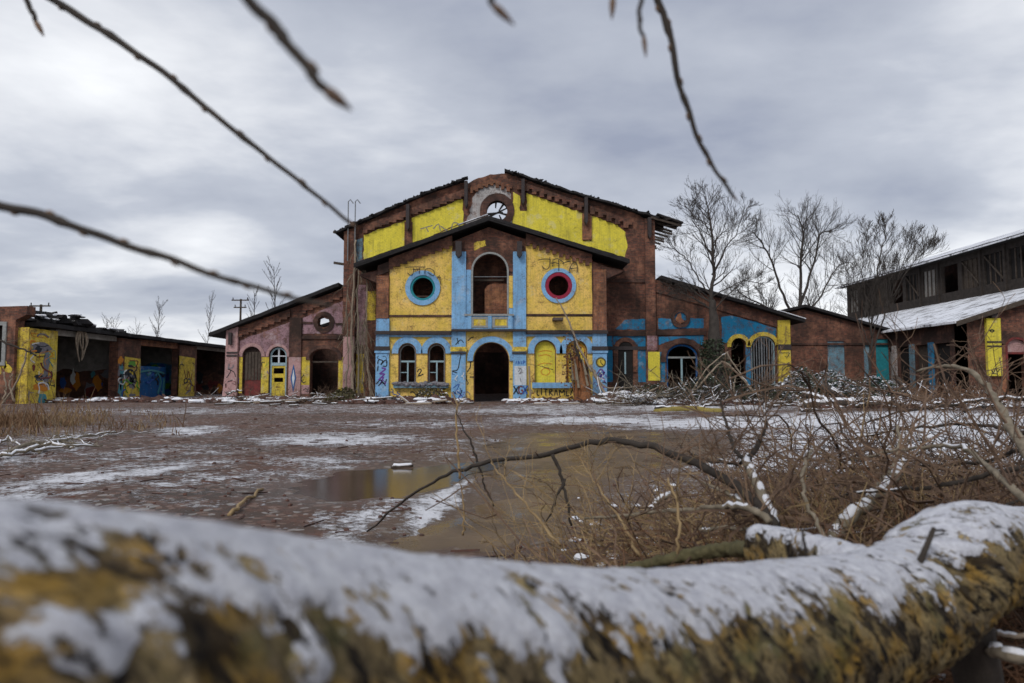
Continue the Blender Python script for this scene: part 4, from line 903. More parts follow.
for yw, mats, base, zz_, sd_ in ((47.95, ('orange_spray', 'blue_spray', 'grey_spray', 'red_spray', 'teal_spray', 'orange_spray', 'green_spray', 'white_spray'), 'brick', 2.0, 1), (56.65, ('teal_spray', 'blue_spray', 'teal_spray', 'green_spray', 'blue_spray', 'black_spray'), 'azure', 2.7, 2), (64.99, ('red_spray', 'grey_spray', 'white_spray', 'red_spray', 'orange_spray', 'black_spray'), 'brick', 2.0, 3)):
    pwall('mural', base, XB+.1, XS-.75, 0, zz_, yw, sd_); r2 = random.Random(90+sd_)
    for k in range(13):
        cx, cz = r2.uniform(XB+.5, XS-1.1), r2.uniform(.4, zz_-.2); n = 12; rx, rz = r2.uniform(.12, .5), r2.uniform(.15, .6)
        part(MB().prism([(cx+rx*r2.uniform(.6, 1.3)*math.cos(2*PI*j/n), cz+rz*r2.uniform(.6, 1.3)*math.sin(2*PI*j/n)) for j in range(n)], yw-.017-.002*k, yw-.0125), 'graffiti', mats[k % len(mats)], shed)
mz = part(MB().box((XS-1.2, 52, 1.2), (.08, 5.6, 2.4)), 'side_screen', 'deepblue', shed, 'deep blue painted boarding inside the second bay')
yz_stroke([[(53.6, .3), (54.0, 1.2), (53.5, 1.9)], [(54.4, .2), (54.5, 1.5)], [(50.5, 1.9), (52.5, 2.1), (54.4, 1.9)]], .18, 'teal_spray', XS-1.13)
for (y0, y1, z0, m_) in ((39.92, 46.08, 3.95, 'concrete'), (48.92, 54.58, 3.85, 'brick_orange'), (57.62, 64.8, 4.0, 'concrete')):
    sp_('lintel', m_, MB().box((XS-.32, (y0+y1)/2, (z0+ZT)/2-.01), (.4, y1-y0, ZT-z0-.02)))
rf = MB().prism([(XB-.7, 38.05), (XS+.35, 38.05)]+[(XS+.35+rnd.uniform(-.12, .2), 38.2+i*.9) for i in range(1, 30)]+[(XS+.35, 65), (XB-.7, 65)], ZT+.005, ZT+.24)
rf.v = [(a, b, c) for (a, b, c) in [(x, y, z) for x, y, z in rf.v]]
# prism maps (u, w, v): swap to a flat slab
rf.v = [(x, z, y) for x, y, z in rf.v]
sp_('roof', 'roof', rf)
sp_('end_wall', 'brick_dark', MB().box(((XS+XB)/2, 65.2, 2.2), (XS-XB, .4, 4.4)))
dm = MB(); ds = MB()
for i in range(60):
    y = rnd.uniform(38.3, 47); k = math.exp(-((y-41.2)/2.6)**2); x = XS-rnd.uniform(-.3, 3); z = ZT+.25+.75*k*rnd.uniform(.2, 1)
    R_ = Matrix.Rotation(rnd.uniform(0, 3), 3, 'Z') @ Matrix.Rotation(rnd.uniform(-.5, .5), 3, 'X')
    dm.box((x, y, z), (rnd.uniform(.3, 1.8), rnd.uniform(.2, .7), rnd.uniform(.05, .35)), R_, jit=.3)
    if rnd.random() < .8: ds.rock((x, y, z+.10), rnd.uniform(.12, .38), rnd, .22)
sp_('collapsed_roofing', 'roof', dm, kind='stuff'); sp_('roof_snow', 'snow', ds, kind='stuff')
tt = MB()
for i in range(7): y = 41.9+rnd.uniform(-.3, .5); tt.tube(curve([(XS+.1, y, 4.4), (XS+.15, y+rnd.uniform(-.3, .3), 3.7), (XS, y+rnd.uniform(-.2, .5), 2.3+rnd.uniform(0, .8))], 4), (.06, .03), 4)
sp_('hanging_rag', 'timber_pale', tt, kind='stuff')
for i in range(9):
    y = rnd.uniform(-28.5, -27.0)
fl = MB()
for i in range(7):
    cx = XS-.9-.25*i; cz = 1.9+rnd.uniform(-.2, .25); n = 9
    fl.prism([(cx+.2*math.cos(2*PI*k/n)*rnd.uniform(.6, 1.3), cz+.28*math.sin(2*PI*k/n)*rnd.uniform(.6, 1.3)) for k in range(n)], 37.285, 37.302)
part(fl, 'graffiti', 'mustard', shed, 'yellow bubble lettering on the brick front', kind='stuff')

# ================================================================== long hall on the right with snowy roofs
XR = 27.6; XC = 36.0; ZE, ZC, ZTOP = 4.95, 7.67, 11.45
rh = thing('snowy_roofed_hall', 'long derelict brick hall with snowy lean to roof and timber clerestory', 'building', (34, 55, 0))
def rp(name, mat, mb, label=None, kind=None, parent=rh): return part(mb, name, mat, parent, label, kind=kind)
Y0, Y1 = 42.0, 70.0
bays = []
y = Y0+1.0
while y < Y1-3: bays.append((y, y+1.5)); y += 2.15
rp('side_wall', 'brick_dark', MB().prism([(Y0, -.2), (Y1, -.2), (Y1, ZE-.1), (Y0, ZE-.1)], XR, XR+.45, [[(a, .4), (b, .4), (b, 3.7), (a, 3.7)] for a, b in bays], mapf=yz))
for i, (a, b) in enumerate(bays):
    m_ = ('greyblue', 'timber', 'greyblue', 'plaster', 'timber')[i % 5]
    if i < 8: rp('pilaster', ('azure', 'greyblue', 'plaster')[i % 3], MB().box((XR-.08, b+.32, 1.9), (.155, .42, 3.8)), label=('blue pilaster of the side wall' if i == 0 else None))
    rp('bay_panel', m_ if i % 2 else 'soot', MB().prism([(a, .4), (b, .4), (b, 3.7), (a, 3.7)], XR+.2, XR+.28, mapf=yz))
slope = lambda x: ZE+(x-XR)*(ZC-ZE)/(XC-XR)
def flat(poly, zf, th): return MB().prism(poly, 0, th, mapf=lambda x, y, w_: (x, y, zf(x)+w_))
eav = [(XR-.45+rnd.uniform(-.12, .1), lerp(Y1, Y0-.4, i/24)) for i in range(25)]
rp('lean_to_roof', 'snow_roof', flat(eav+[(XC+2, Y0-.4), (XC+2, Y1)], slope, .14))
rp('verge_board', 'timber', flat([(XR-.45, Y0-.46), (XC+2, Y0-.46), (XC+2, Y0-.405), (XR-.45, Y0-.405)], lambda x: slope(x)-.2, .3))
rp('front_wall', 'brick', MB().prism([(XR, -.2), (XR, ZE-.15), (XC+2, slope(XC+2)-.15), (XC+2, -.2)], Y0, Y0+.5, [arch(plane(Y0), 1004, 1024, 339, 405, flat=.75)]))
f42 = plane(Y0)
yp = part(MB().prism(rect(f42, 983, 318.5, 997, 376), Y0-.2, Y0-.003), 'pilaster', 'lemon', rh, 'bright yellow pilaster with two dark bands beside a red arch')
for a, b in ((341.3, 343), (345.6, 347)): part(MB().prism(rect(f42, 982.6, a, 997.4, b), Y0-.23, Y0-.203), 'moulding', 'cornice', yp)
part(strokes(f42, Y0-.207, [[(986, 331), (988, 329.5), (990, 331), (988, 332.5), (986, 331)], [(985, 331), (991, 331)], [(986, 370), (988, 373), (990, 368), (992, 372), (994, 369)], [(986, 373.5), (992, 374)]], .9), 'graffiti', 'black_spray', rh)
rp('eaves_bracket', 'cornice', MB().prism(rect(f42, 987, 309, 993, 318), Y0-.35, Y0-.01))
rp('pier', 'brick_orange', MB().prism(rect(f42, 997.3, 345, 1003.5, 405), Y0-.06, Y0+.01))
rp('arch_hood', 'red_spray', MB().prism(hood(f42, 1004.5, 1023.5, 339.3, 380, 2.2, flat=.75), Y0-.07, Y0-.002))
rp('arch_hood', 'brick_dark', MB().prism(hood(f42, 1002.2, 1025.8, 337, 344, 5, flat=.75), Y0-.06, Y0-.004))
rp('door', 'pink', MB().prism(rect(f42, 1004, 338, 1024, 352), Y0+.12, Y0+.22), label='arched doorway edged red with a pale fanlight board')
rp('transom', 'red_spray', MB().prism(rect(f42, 1003.5, 352, 1024.5, 354), Y0+.1, Y0+.24))
# clerestory
cb = []
y = Y0-.5
while y < Y1+2: cb.append((y+.25, y+2.35)); y += 2.6
rp('clerestory_wall', 'timber_dark', MB().prism([(Y0-2, ZC-.1), (Y1+3, ZC-.1), (Y1+3, ZTOP), (Y0-2, ZTOP)], XC, XC+.3, [[(a, ZC+.9), (b, ZC+.9), (b, ZTOP-.6), (a, ZTOP-.6)] for a, b in cb], mapf=yz))
for i, (a, b) in enumerate(cb):
    rr = random.Random(i)
    if i in (1, 5, 8): continue
    pn = rp('clerestory_panel', ('timber_dark', 'soot', 'concrete', 'timber', 'soot')[(i*2) % 5], MB().prism([(a, ZC+.9), (b, ZC+.9), (b, ZTOP-.6), (a, ZTOP-.6)], XC+.16, XC+.22, [[(a+.7, ZC+2.2), (a+1.1, ZC+2.0), (a+1.4, ZC+2.6), (a+.9, ZC+2.9)]] if i == 2 else (), mapf=yz))
    rp('post', 'timber_dark', MB().box((XC-.06, a-.13, (ZC+ZTOP)/2), (.115, .22, ZTOP-ZC-.05)))
    for k in range(3): part(MB().box((XC+.12, a+.5+.55*k, (ZC+ZTOP)/2+.12), (.07, .09, ZTOP-ZC-1.5)), 'stud', 'timber', pn)
    if rr.random() < .6: part(MB().tube([(XC+.05, a, ZC+.95), (XC+.05, b, ZTOP-.7)], .07, 4), 'brace', 'timber', pn)
ts = lambda x: ZTOP+.12+(x-XC)*.33
rp('main_roof', 'snow_roof', flat([(XC-.9+rnd.uniform(-.1, .1), lerp(Y1+4, Y0-4, i/26)) for i in range(27)]+[(XC+9, Y0-4), (XC+9, Y1+4)], ts, .12))
rp('fascia', 'soot', MB().box((XC-.5, (Y0+Y1)/2, ZTOP-.06), (.6, Y1-Y0+7, .2)))
rp('rear_wall', 'brick_dark', MB().prism([(XR, 0), (XR, ZE-.1), (XC, ZC-.1), (XC+.4, ZTOP-.1), (XC+8, ZTOP+1), (XC+8, 0)], Y1+.1, Y1+.6))
rp('inner_wall', 'brick_dark', MB().box((XC+8.6, 57, 6.5), (.5, 34, 13)))
# ================================================================== low link building between the halls
YL = 50.0; fl_ = plane(YL)
lk = thing('brick_outbuilding', 'low gabled brick outbuilding with pale blue doors behind the hedge', 'building', (24, YL, 0))
lh = [rect(fl_, 826, 341, 843, 384), rect(fl_, 862, 345, 868, 384), rect(fl_, 874, 339, 887, 384)]
part(MB().prism([fl_(770, 412), fl_(770, 316), fl_(803, 309.5), fl_(850, 321.5), fl_(888, 334), fl_(888, 412)], YL, YL+.4, lh), 'front_wall', 'brick', lk)
for q, m_, l_ in zip(lh, ('greyblue', 'greyblue', 'teal'), ('wide pale blue door', None, None)): part(MB().prism(q, YL+.08, YL+.16), 'door', m_, lk, l_)
q0, q1, q2 = fl_(768, 315.5), fl_(803, 307.5), fl_(890, 332.5)
part(MB().prism([(q0[0], YL-.4), (q1[0], YL-.4), (q1[0], YL+14), (q0[0], YL+14)], 0, .2, mapf=lambda x, y, w_: (x, y, line_f(q0, q1)(x)+w_)), 'roof', 'roof', lk)
part(MB().prism([(q1[0]+.005, YL-.4), (q2[0], YL-.4), (q2[0], YL+14), (q1[0]+.005, YL+14)], 0, .2, mapf=lambda x, y, w_: (x, y, line_f(q1, q2)(x)+w_)), 'roof', 'roof', lk)
part(MB().prism(rect(fl_, 770, 343, 888, 345), YL-.08, YL-.003, []), 'string_course', 'brick_dark', lk)
part(MB().box(((q0[0]+q2[0])/2, YL+13.6, 2.2), (q2[0]-q0[0]-1, .4, 4.4)), 'rear_wall', 'brick_dark', lk)
# ================================================================== trees
def branch_pts(p, d, L, n, wob, up, rng):
    pts = [Vector(p)]; d = Vector(d).normalized()
    for i in range(n):
        d = (d+Vector((rng.gauss(0, wob), rng.gauss(0, wob), rng.gauss(0, wob)+up))).normalized()
        pts.append(pts[-1]+d*(L/n))
    return pts
def grow(mbs, p, d, L, r, lvl, maxl, rng, up=.05, wob=.13, spread=.75, kids=(7, 6, 6, 5), ratio=.55, start=.25, rmin=.008):
    rmin = min(rmin, (1, 1, .007, .0052, .005)[min(lvl, 4)]) if r < .2 else rmin
    n = max(3, 7-lvl); pts = branch_pts(p, d, L, n, wob, up, rng)
    rt = max(rmin, r*(.42 if lvl == 0 else .3))
    mbs[min(lvl, len(mbs)-1)].tube(pts, (r, rt), (8, 5, 4, 3, 3)[min(lvl, 4)], cap=False)
    if lvl >= maxl: return
    K = kids[min(lvl, len(kids)-1)]
    for k in range(K):
        t = lerp(start, .98, (k+rng.random())/K); i = min(int(t*n), n-1); q = pts[i].lerp(pts[i+1], t*n-i)
        ax = (pts[i+1]-pts[i]).normalized(); o = ax.orthogonal().normalized(); o = Matrix.Rotation(rng.uniform(0, 2*PI), 3, ax) @ o
        s = spread*rng.uniform(.65, 1.25); nd_ = ax*math.cos(s)+o*math.sin(s)
        grow(mbs, q, nd_, L*ratio*rng.uniform(.6, 1.2)*(1.15-.45*t), max(rmin, lerp(r, rt, t)*rng.uniform(.45, .7)), lvl+1, maxl, rng, up, wob*1.08, spread, kids, ratio, .2, rmin)
# tree with the ivy-thick foot before the right wing
def ground_tree(name, label, px, pbase, D, stems, seed, group, **kw):
    rng = random.Random(seed); b = P(px, pbase, D); b.z = -.1
    t = thing(name, label, 'tree', (b.x, b.y, 0), group); tr, cr = MB(), MB()
    for (sx, sy, ex, ey, r, L_kids) in stems: pass
    return t, tr, cr, rng, b
GT = 'bare trees beside the buildings'
def leader(tr, cr, D, pts, r0, r1, rng, nk=9, Lk=2.6, maxl=4, start=.3, spread=.8, up=.07, rmin=.0075, kids=(6, 5, 4, 2), dd=None):
    """a main stem through photo points, with side branches on it"""
    w3 = [P(a, b, D+(dd or 0)*i) for i, (a, b) in enumerate(pts)]
    w3[0].z = max(w3[0].z, -.1) if pts[0][1] < 395 else -.1
    c = curve(w3, 5); n = len(c)
    c = [p+Vector((rng.gauss(0, .03), rng.gauss(0, .05), 0))*(0 < i < n-1) for i, p in enumerate(c)]
    r0 *= .72; r1 *= .8
    tr.tube(c, [lerp(r0, r1, (i/(n-1))**.7) for i in range(n)], 8)
    nk = int(nk*1.7)
    for k in range(nk):
        t = lerp(start, .99, (k+rng.random())/nk); i = min(int(t*(n-1)), n-2); q = c[i].lerp(c[i+1], t*(n-1)-i)
        ax = (c[i+1]-c[i]).normalized(); o = Matrix.Rotation(rng.uniform(0, 2*PI), 3, ax) @ ax.orthogonal().normalized()
        s = spread*1.1*rng.uniform(.7, 1.2)
        grow([cr], q, ax*math.cos(s)+o*math.sin(s), Lk*1.3*rng.uniform(.6, 1.15)*(1.3-1.0*t), max(rmin, lerp(r0, r1, t**.7)*rng.uniform(.35, .6)), 1, maxl, rng, up, .085, .52, kids, .66, .2, rmin)
rng = random.Random(11)
t1 = thing('bare_tree', 'slim bare tree with ivy thick foot before the right wing', 'tree', (P(718, 400, 38.5).x, 38.5, 0), GT)
tr, cr = MB(), MB(); D = 38.5
leader(tr, cr, D, [(716, 402), (716, 360), (713, 330), (712, 300), (713, 260), (711, 232), (708, 212), (705, 196)], .30, .03, rng, 19, 2.5, 4, .36, .75)
leader(tr, cr, D, [(713, 300), (700, 280), (688, 262), (676, 250), (663, 247)], .08, .02, rng, 8, 1.5, 4, .3)
leader(tr, cr, D, [(712, 310), (697, 300), (682, 293), (668, 288)], .07, .02, rng, 6, 1.2, 4, .3)
leader(tr, cr, D, [(712, 275), (725, 250), (737, 232), (745, 205)], .075, .02, rng, 9, 1.6, 4, .3)
leader(tr, cr, D, [(713, 260), (703, 238), (693, 220), (685, 203)], .07, .02, rng, 9, 1.4, 4, .25)
leader(tr, cr, D, [(713, 296), (728, 288), (745, 281), (765, 285)], .06, .02, rng, 7, 1.3, 4, .3, dd=.3)
ft = curve([P(718, 403, D), P(716, 372, D), P(715, 345, D), P(713.5, 322, D), P(712.5, 300, D)], 5); ft[0].z = -.1
tr.tube([p+Vector((rng.gauss(0, .02), 0, 0)) for p in ft], [lerp(.78, .14, (i/(len(ft)-1))**.75)*rng.uniform(.94, 1.06) for i in range(len(ft))], 12)
part(tr, 'trunk', 'bark_tree', t1, smooth=True); part(cr, 'crown', 'bark_tree', t1)
iv = MB()
for i in range(3000):
    z = rng.uniform(0, 1)**1.6*3.6; a = rng.uniform(0, 2*PI); R_ = (1.15-.16*z)*(1+.5*nz(a*1.2, z*1.1, 3))*rng.uniform(.5, 1.15)
    iv.leaf((P(716, 402, D).x+R_*math.cos(a)-.02*z, D+R_*math.sin(a), z), rng.uniform(.10, .2), rng)
part(iv, 'ivy', 'leaf', t1)
# the many-stemmed tree behind the right wing
rng = random.Random(23); D = 57
t2 = thing('bare_tree', 'spreading bare tree with several crooked stems rising behind the right wing roof', 'tree', (P(795, 400, D).x, D, 0), GT)
tr, cr = MB(), MB()
leader(tr, cr, D, [(796, 398), (797, 340), (800, 300), (801, 260), (803, 234), (798, 215)], .36, .05, rng, 13, 3.6, 4, .5, .8)
leader(tr, cr, D, [(800, 305), (812, 270), (820, 235), (832, 232)], .2, .05, rng, 11, 2.8, 4, .3, dd=.3)
leader(tr, cr, D, [(798, 330), (783, 295), (772, 262), (760, 240), (752, 232)], .2, .05, rng, 11, 2.6, 4, .4, dd=-.3)
leader(tr, cr, D, [(799, 320), (818, 300), (835, 270), (846, 262)], .15, .04, rng, 11, 2.8, 4, .3, dd=.5)
leader(tr, cr, D, [(797, 345), (770, 310), (748, 298), (735, 290)], .15, .04, rng, 10, 2.6, 4, .3, dd=-.4)
part(tr, 'trunk', 'bark_tree', t2, smooth=True); part(cr, 'crown', 'bark_tree', t2)
# the young tree before the snowy roofed hall
rng = random.Random(31); D = 40
t3 = thing('bare_tree', 'young bare tree with fan of thin upright branches before snowy roof', 'tree', (P(869, 402, D).x, D, 0), GT)
tr, cr = MB(), MB()
leader(tr, cr, D, [(869, 402), (870, 370), (872, 335), (873, 300), (879, 262), (884, 240), (886, 224)], .13, .025, rng, 16, 1.9, 4, .3, .5, .12)
leader(tr, cr, D, [(871, 360), (881, 325), (893, 290), (905, 258), (917, 236)], .08, .02, rng, 14, 1.7, 4, .3, .5, .12)
leader(tr, cr, D, [(872, 340), (866, 300), (862, 270), (865, 245), (868, 228)], .06, .02, rng, 10, 1.4, 4, .3, .5, .12)
leader(tr, cr, D, [(888, 305), (905, 275), (920, 255), (934, 245)], .05, .015, rng, 11, 1.5, 4, .3, .5, .12)
leader(tr, cr, D, [(871, 350), (858, 318), (850, 290), (846, 265)], .05, .015, rng, 9, 1.4, 4, .3, .6, .1)
part(tr, 'trunk', 'bark_tree', t3, smooth=True); part(cr, 'crown', 'bark_tree', t3)
# a thicket of fine brownish trees far behind the right wing
for i, (px, top, D_) in enumerate(((742, 268, 66), (832, 252, 70), (852, 262, 68), (768, 262, 72))):
    rng = random.Random(50+i); b = P(px, 380, D_); tp = P(px, top, D_); t = thing('bare_tree', ('low twiggy bare tree right of the ivy footed tree', 'brownish rounded bare tree farthest behind the outbuilding roof', 'fine twigged bare tree at the corner of the snowy roofed hall', 'thin bare tree behind the crooked stemmed tree')[i], 'tree', (b.x, D_, 0), 'bare trees behind the right wing')
    tr, cr = MB(), MB(); H = tp.z
    grow([tr, cr], (b.x, D_, -.1), (rng.uniform(-.06, .06), 0, 1), H*.72, .16, 0, 3, rng, .08, .06, .6, (18, 9, 8), .44, .3, .012)
    part(tr, 'trunk', 'bark_tree', t, smooth=True); part(cr, 'crown', 'bark_tree', t)
# saplings on the left skyline
for i, (px, top, D_, wide) in enumerate(((155, 303, 85, .3), (204, 291, 90, .12), (271, 264, 62, .22), (252, 291, 66, .2), (101, 318, 95, .3), (114, 319, 97, .3), (134, 326, 105, .4))):
    rng = random.Random(70+i); b = P(px, 385, D_); H = P(px, top, D_).z
    lb = ('feathery pale sapling on the skyline above the blue bay', 'single bare pole like sapling just left of the mauve wing', 'tallest thin sapling rising behind the mauve wing roof', 'short forked sapling left of the tallest one behind the mauve wing', 'small faint sapling above the first brick topped pier, left of its pair', 'small faint sapling above the first brick topped pier, right of its pair', 'low bushy sapling on the skyline right of the brick topped pier')[i]
    t = thing('sapling', lb, 'tree', (b.x, D_, 0), 'saplings on the left skyline'); tr, cr = MB(), MB()
    grow([tr, cr], (b.x, D_, 0), (.03, 0, 1), H*.98, .06, 0, 2, rng, .03, .03, .5+wide*.5, (26, 6, 4), .13+wide*.33, .45, .013)
    part(tr, 'trunk', 'bark_tree', t); part(cr, 'crown', 'bark_tree', t)
hb = MB(); rng = random.Random(5)
for i in range(900):
    x = rng.uniform(-75, -24); y = rng.uniform(95, 130); h = rng.uniform(1.5, 6.5)*(1+.4*nz(x*.1, 0, 0)); hb.tube([(x, y, 0), (x+rng.uniform(-.4, .4), y, h*.6), (x+rng.uniform(-1.2, 1.2), y+rng.uniform(-.6, .6), h)], (.06, .015), 3, cap=False)
solo(hb, 'far_scrub', 'bark_tree', 'grey band of leafless scrub far behind the open shed', 'scrub', kind='stuff')
# utility poles
for i, (px, top, D_) in enumerate(((38, 304.5, 62), (239, 299, 75))):
    b = P(px, 380, D_); H = P(px, top, D_).z
    t = thing('utility_pole', ('dark utility pole above the collapsed shed roof', 'dark utility pole with cross arms behind the mauve wing eave')[i], 'pole', (b.x, D_, 0), 'utility poles')
    part(MB().tube([(b.x, D_, -.2), (b.x, D_, H)], (.17, .11), 6), 'mast', 'timber', t)
    for k, z in enumerate((H-.15, H-.95)):
        part(MB().box((b.x, D_-.16, z), (1.9-.5*k, .1, .12)), 'cross_arm', 'timber', t)
        for s in (-1, 1): part(MB().tube([(b.x+s*(.8-.25*k), D_-.16, z+.06), (b.x+s*(.8-.25*k), D_-.16, z+.3)], .05, 5), 'insulator', 'soot', t)
# ================================================================== debris in front of the buildings
def heap(name, x0, x1, D, depth, h, n, label, seed, snowy=.5, size=(.08, .28)):
    """countless broken bits: one mesh of masonry, one of snow on it"""
    rng = random.Random(seed); a, b = MB(), MB(); X0, X1 = P(x0, 400, D).x, P(x1, 400, D).x
    for i in range(n):
        t = rng.random(); X = lerp(X0, X1, t); y = D+rng.uniform(-depth, depth)
        k = max(0, 1-((y-D)/depth)**2)*(.35+.65*abs(nz(t*3.3+seed, 2, seed))*1.6)*math.sin(PI*min(1, max(0, t*1.02)))**.35
        z = gz(X, y)+h*k*rng.uniform(.3, 1)
        s = rng.uniform(*size)
        if rng.random() < .5: a.box((X, y, z), (s*2.2, s*1.1, s*.8), Matrix.Rotation(rng.uniform(0, 3), 3, 'Z') @ Matrix.Rotation(rng.uniform(-.7, .7), 3, 'X'), jit=.2)
        elif rng.random() < .3: a.tube([(X, y, z), (X+rng.uniform(-.9, .9), y+rng.uniform(-.6, .4), z+rng.uniform(-.1, .35))], s*.2, 4)
        else: a.rock((X, y, z), s, rng)
        if rng.random() < snowy: b.rock((X+rng.uniform(-.1, .1), y, z+s*.4), s*rng.choice((.3, .45, .6, .8, 1.3, 1.7)), rng, .26)
    o = solo(a, name, 'brickbit', label, 'rubble', kind='stuff')
    if b.v: s_ = solo(b, 'snow_on_rubble', 'snow', 'thin snow lying on the '+label.split(' ', 1)[1], 'snow', kind='stuff')
heap('rubble_heap', 205, 345, 39.5, 1.9, .5, 620, 'low rubble and sticks along the foot of the mauve wing', 1, .42)
heap('rubble_heap', 345, 470, 38.3, 1.4, .55, 560, 'broken bricks and boards under the twin arched windows', 2, .35)
heap('rubble_heap', 505, 590, 38.6, 1.1, .22, 200, 'thin rubble below the blue sill right of the doorway', 3, .5)
heap('rubble_heap', 588, 665, 38.2, 1.5, 1.15, 700, 'snowy mound of rubble right of the broken stump', 4, .62, (.1, .3))
heap('rubble_heap', 650, 800, 36.2, 1.5, .5, 640, 'snowy branches and bricks before the dark shrubs', 5, .6)
heap('rubble_heap', 55, 205, 40.5, 1.8, .4, 340, 'scattered bricks along the open shed', 6, .4)
heap('rubble_heap', 800, 1010, 33, 2.4, .5, 700, 'snow dusted sticks and bricks beyond the brush', 7, .5)
def plank(x0, y0, x1, y1, D, w, th, mat, label, group, name='plank', cat='plank', D2=None, snow=True, seed=0):
    a, b = P(x0, y0, D), P(x1, y1, D2 or D); a.z = max(a.z, .04); b.z = max(b.z, .04)
    d = b-a; L = d.length; m = (a+b)/2; R_ = d.to_track_quat('X', 'Z').to_matrix()
    t = thing(name, label, cat, (m.x, m.y, min(a.z, b.z)), group); part(MB().box(m, (L, w, th), R_, jit=.06, rng=random.Random(seed)), 'board', mat, t)
    if snow: part(MB().box(m+Vector((0, 0, th*.62)), (L*.86, w*.8, .03), R_, jit=.2, rng=random.Random(seed+9)), 'snow_cover', 'snow', t)
rng = random.Random(44)
GP = 'boards lying in the rubble before the hall'
for i, (x0, y0, x1, y1, D, lb) in enumerate((
    (262, 402, 345, 397, 37.6, 'long dark board across the rubble before the wide left archway'), (240, 403, 300, 400, 37.0, 'snowy board before the red boarded doorway'),
    (350, 401, 398, 397, 37.4, 'dark board left of the twin arched windows'), (399, 396, 409, 403, 37.0, 'short pale board tipped up below the left arched window'), (405, 404, 432, 403, 36.6, 'white board lying flat below the twin windows'),
    (432, 402, 447, 400, 36.8, 'small white board near the blue pilaster foot'), (452, 392, 457, 403, 36.9, 'pale tan board standing in rubble left of the doorway'), (459, 404, 474, 403, 36.7, 'short snowy board before the dark doorway'),
    (505, 404.5, 518, 404, 36.4, 'snow covered slab right of the dark doorway'), (533, 404.5, 552, 403.5, 36.5, 'snow covered slab under the blue sill'), (560, 404.5, 580, 403, 36.6, 'snow covered slab before the broken stump'))):
    plank(x0, y0, x1, y1, D, .28, .08, 'timber' if 'dark' in lb else 'timber_pale', lb, GP, seed=i)
for i in range(14):
    x = rng.uniform(205, 340); y = rng.uniform(398, 406); D = 1.2*683/(y-381)*.93
    D = min(39, max(33, D)); plank(x, 0+y, x+rng.uniform(8, 26), y+rng.uniform(-1.5, 1.5), D, .2, .07, 'timber', 'narrow snow dusted board strewn before the mauve wing', 'narrow boards before the mauve wing', seed=100+i)
# white pole by the door
p0, p1 = P(530.5, 404, 38.9), P(529, 366, 38.9); solo(MB().tube([(p0.x, 38.9, 0), tuple(p1)], (.06, .05), 6), 'pole', 'timber_pale', 'thin pale pole standing upright right of the blue pilaster', 'pole')
# mossy beam
def logthing(name, pts, r0, r1, mat, label, cat, group=None, snow=.75, sides=8, seed=0, jitter=.012, twigs=0, twigmat='bark_twig', tl=.4):
    rng = random.Random(seed); c = curve(pts, 6); n = len(c)
    c = [p+Vector((rng.gauss(0, jitter), rng.gauss(0, jitter), rng.gauss(0, jitter))) for p in c]
    rr = [lerp(r0, r1, i/(n-1))*rng.uniform(.9, 1.1) for i in range(n)]
    t = thing(name, label, cat, tuple(c[0]), group)
    part(MB().tube(c, rr, sides), 'branch', mat, t, smooth=True)
    if snow:
        m = MB(); i = 0
        while i < n-1:
            L = rng.randint(3, 8); j = min(n-1, i+L)
            if rng.random() < snow and j-i >= 2: m.tube([c[k]+Vector((0, 0, rr[k]*(.55 if i < k < j else .2))) for k in range(i, j+1)], [rr[k]*(.82 if i < k < j else .35) for k in range(i, j+1)], 6)
            i = j
        if m.v: part(m, 'snow_cover', 'snow', t, smooth=True)
    if twigs:
        m = MB()
        for k in range(twigs):
            q = rng.uniform(.1, 1)*(n-1); i = min(int(q), n-2); p = c[i].lerp(c[i+1], q-i)
            d = Vector((rng.gauss(0, 1), rng.gauss(0, .8), abs(rng.gauss(.4, .7))))
            grow([m], p, d, tl*rng.uniform(.4, 1.2), max(.0028, rr[i]*rng.uniform(.18, .35)), 2, 3, rng, .03, .2, .8, (4, 4, 4), .5, .2, .0016)
        part(m, 'twig', twigmat, t, kind='stuff')
    return t
logthing('mossy_beam', [G(656, 413), G(685, 412)+Vector((0, 0, .12)), G(722, 412.5)], .16, .13, 'moss', 'yellow mossy beam lying flat on the snow before the rubble', 'beam', snow=.55, seed=3)
# log pile at right
GL = 'felled logs stacked before the snowy hedge'
for i, (a, b, D, r, lb) in enumerate((((802, 394), (838, 404), 33, .16, 'upper pale snowy log sloping down left of the log pile'), ((823, 386), (842, 397), 34, .16, 'short snowy log tipped down in front of the hedge'), ((802, 405), (870, 404), 31.5, .2, 'long dark log with snow at the foot of the pile'),
    ((800, 401), (862, 402.5), 32.6, .15, 'thin dark log behind the long front log'), ((846, 410), (872, 400), 31, .17, 'snow topped log end angled up from the pile'), ((868, 403), (905, 406), 31.4, .24, 'thick dark log at the right end of the pile'), ((895, 376), (912, 398), 32, .12, 'pale snapped limb leaning at right end of hedge'))):
    pa, pb = P(*a, D), P(*b, D-.8); logthing('felled_log', [pa, pa.lerp(pb, .5)+Vector((0, 0, .03)), pb], r, r*.8, 'bark_tree', lb, 'log', GL, .85, 8, 200+i)
GX = 'snowy limbs strewn before the right wing'; rng = random.Random(61)
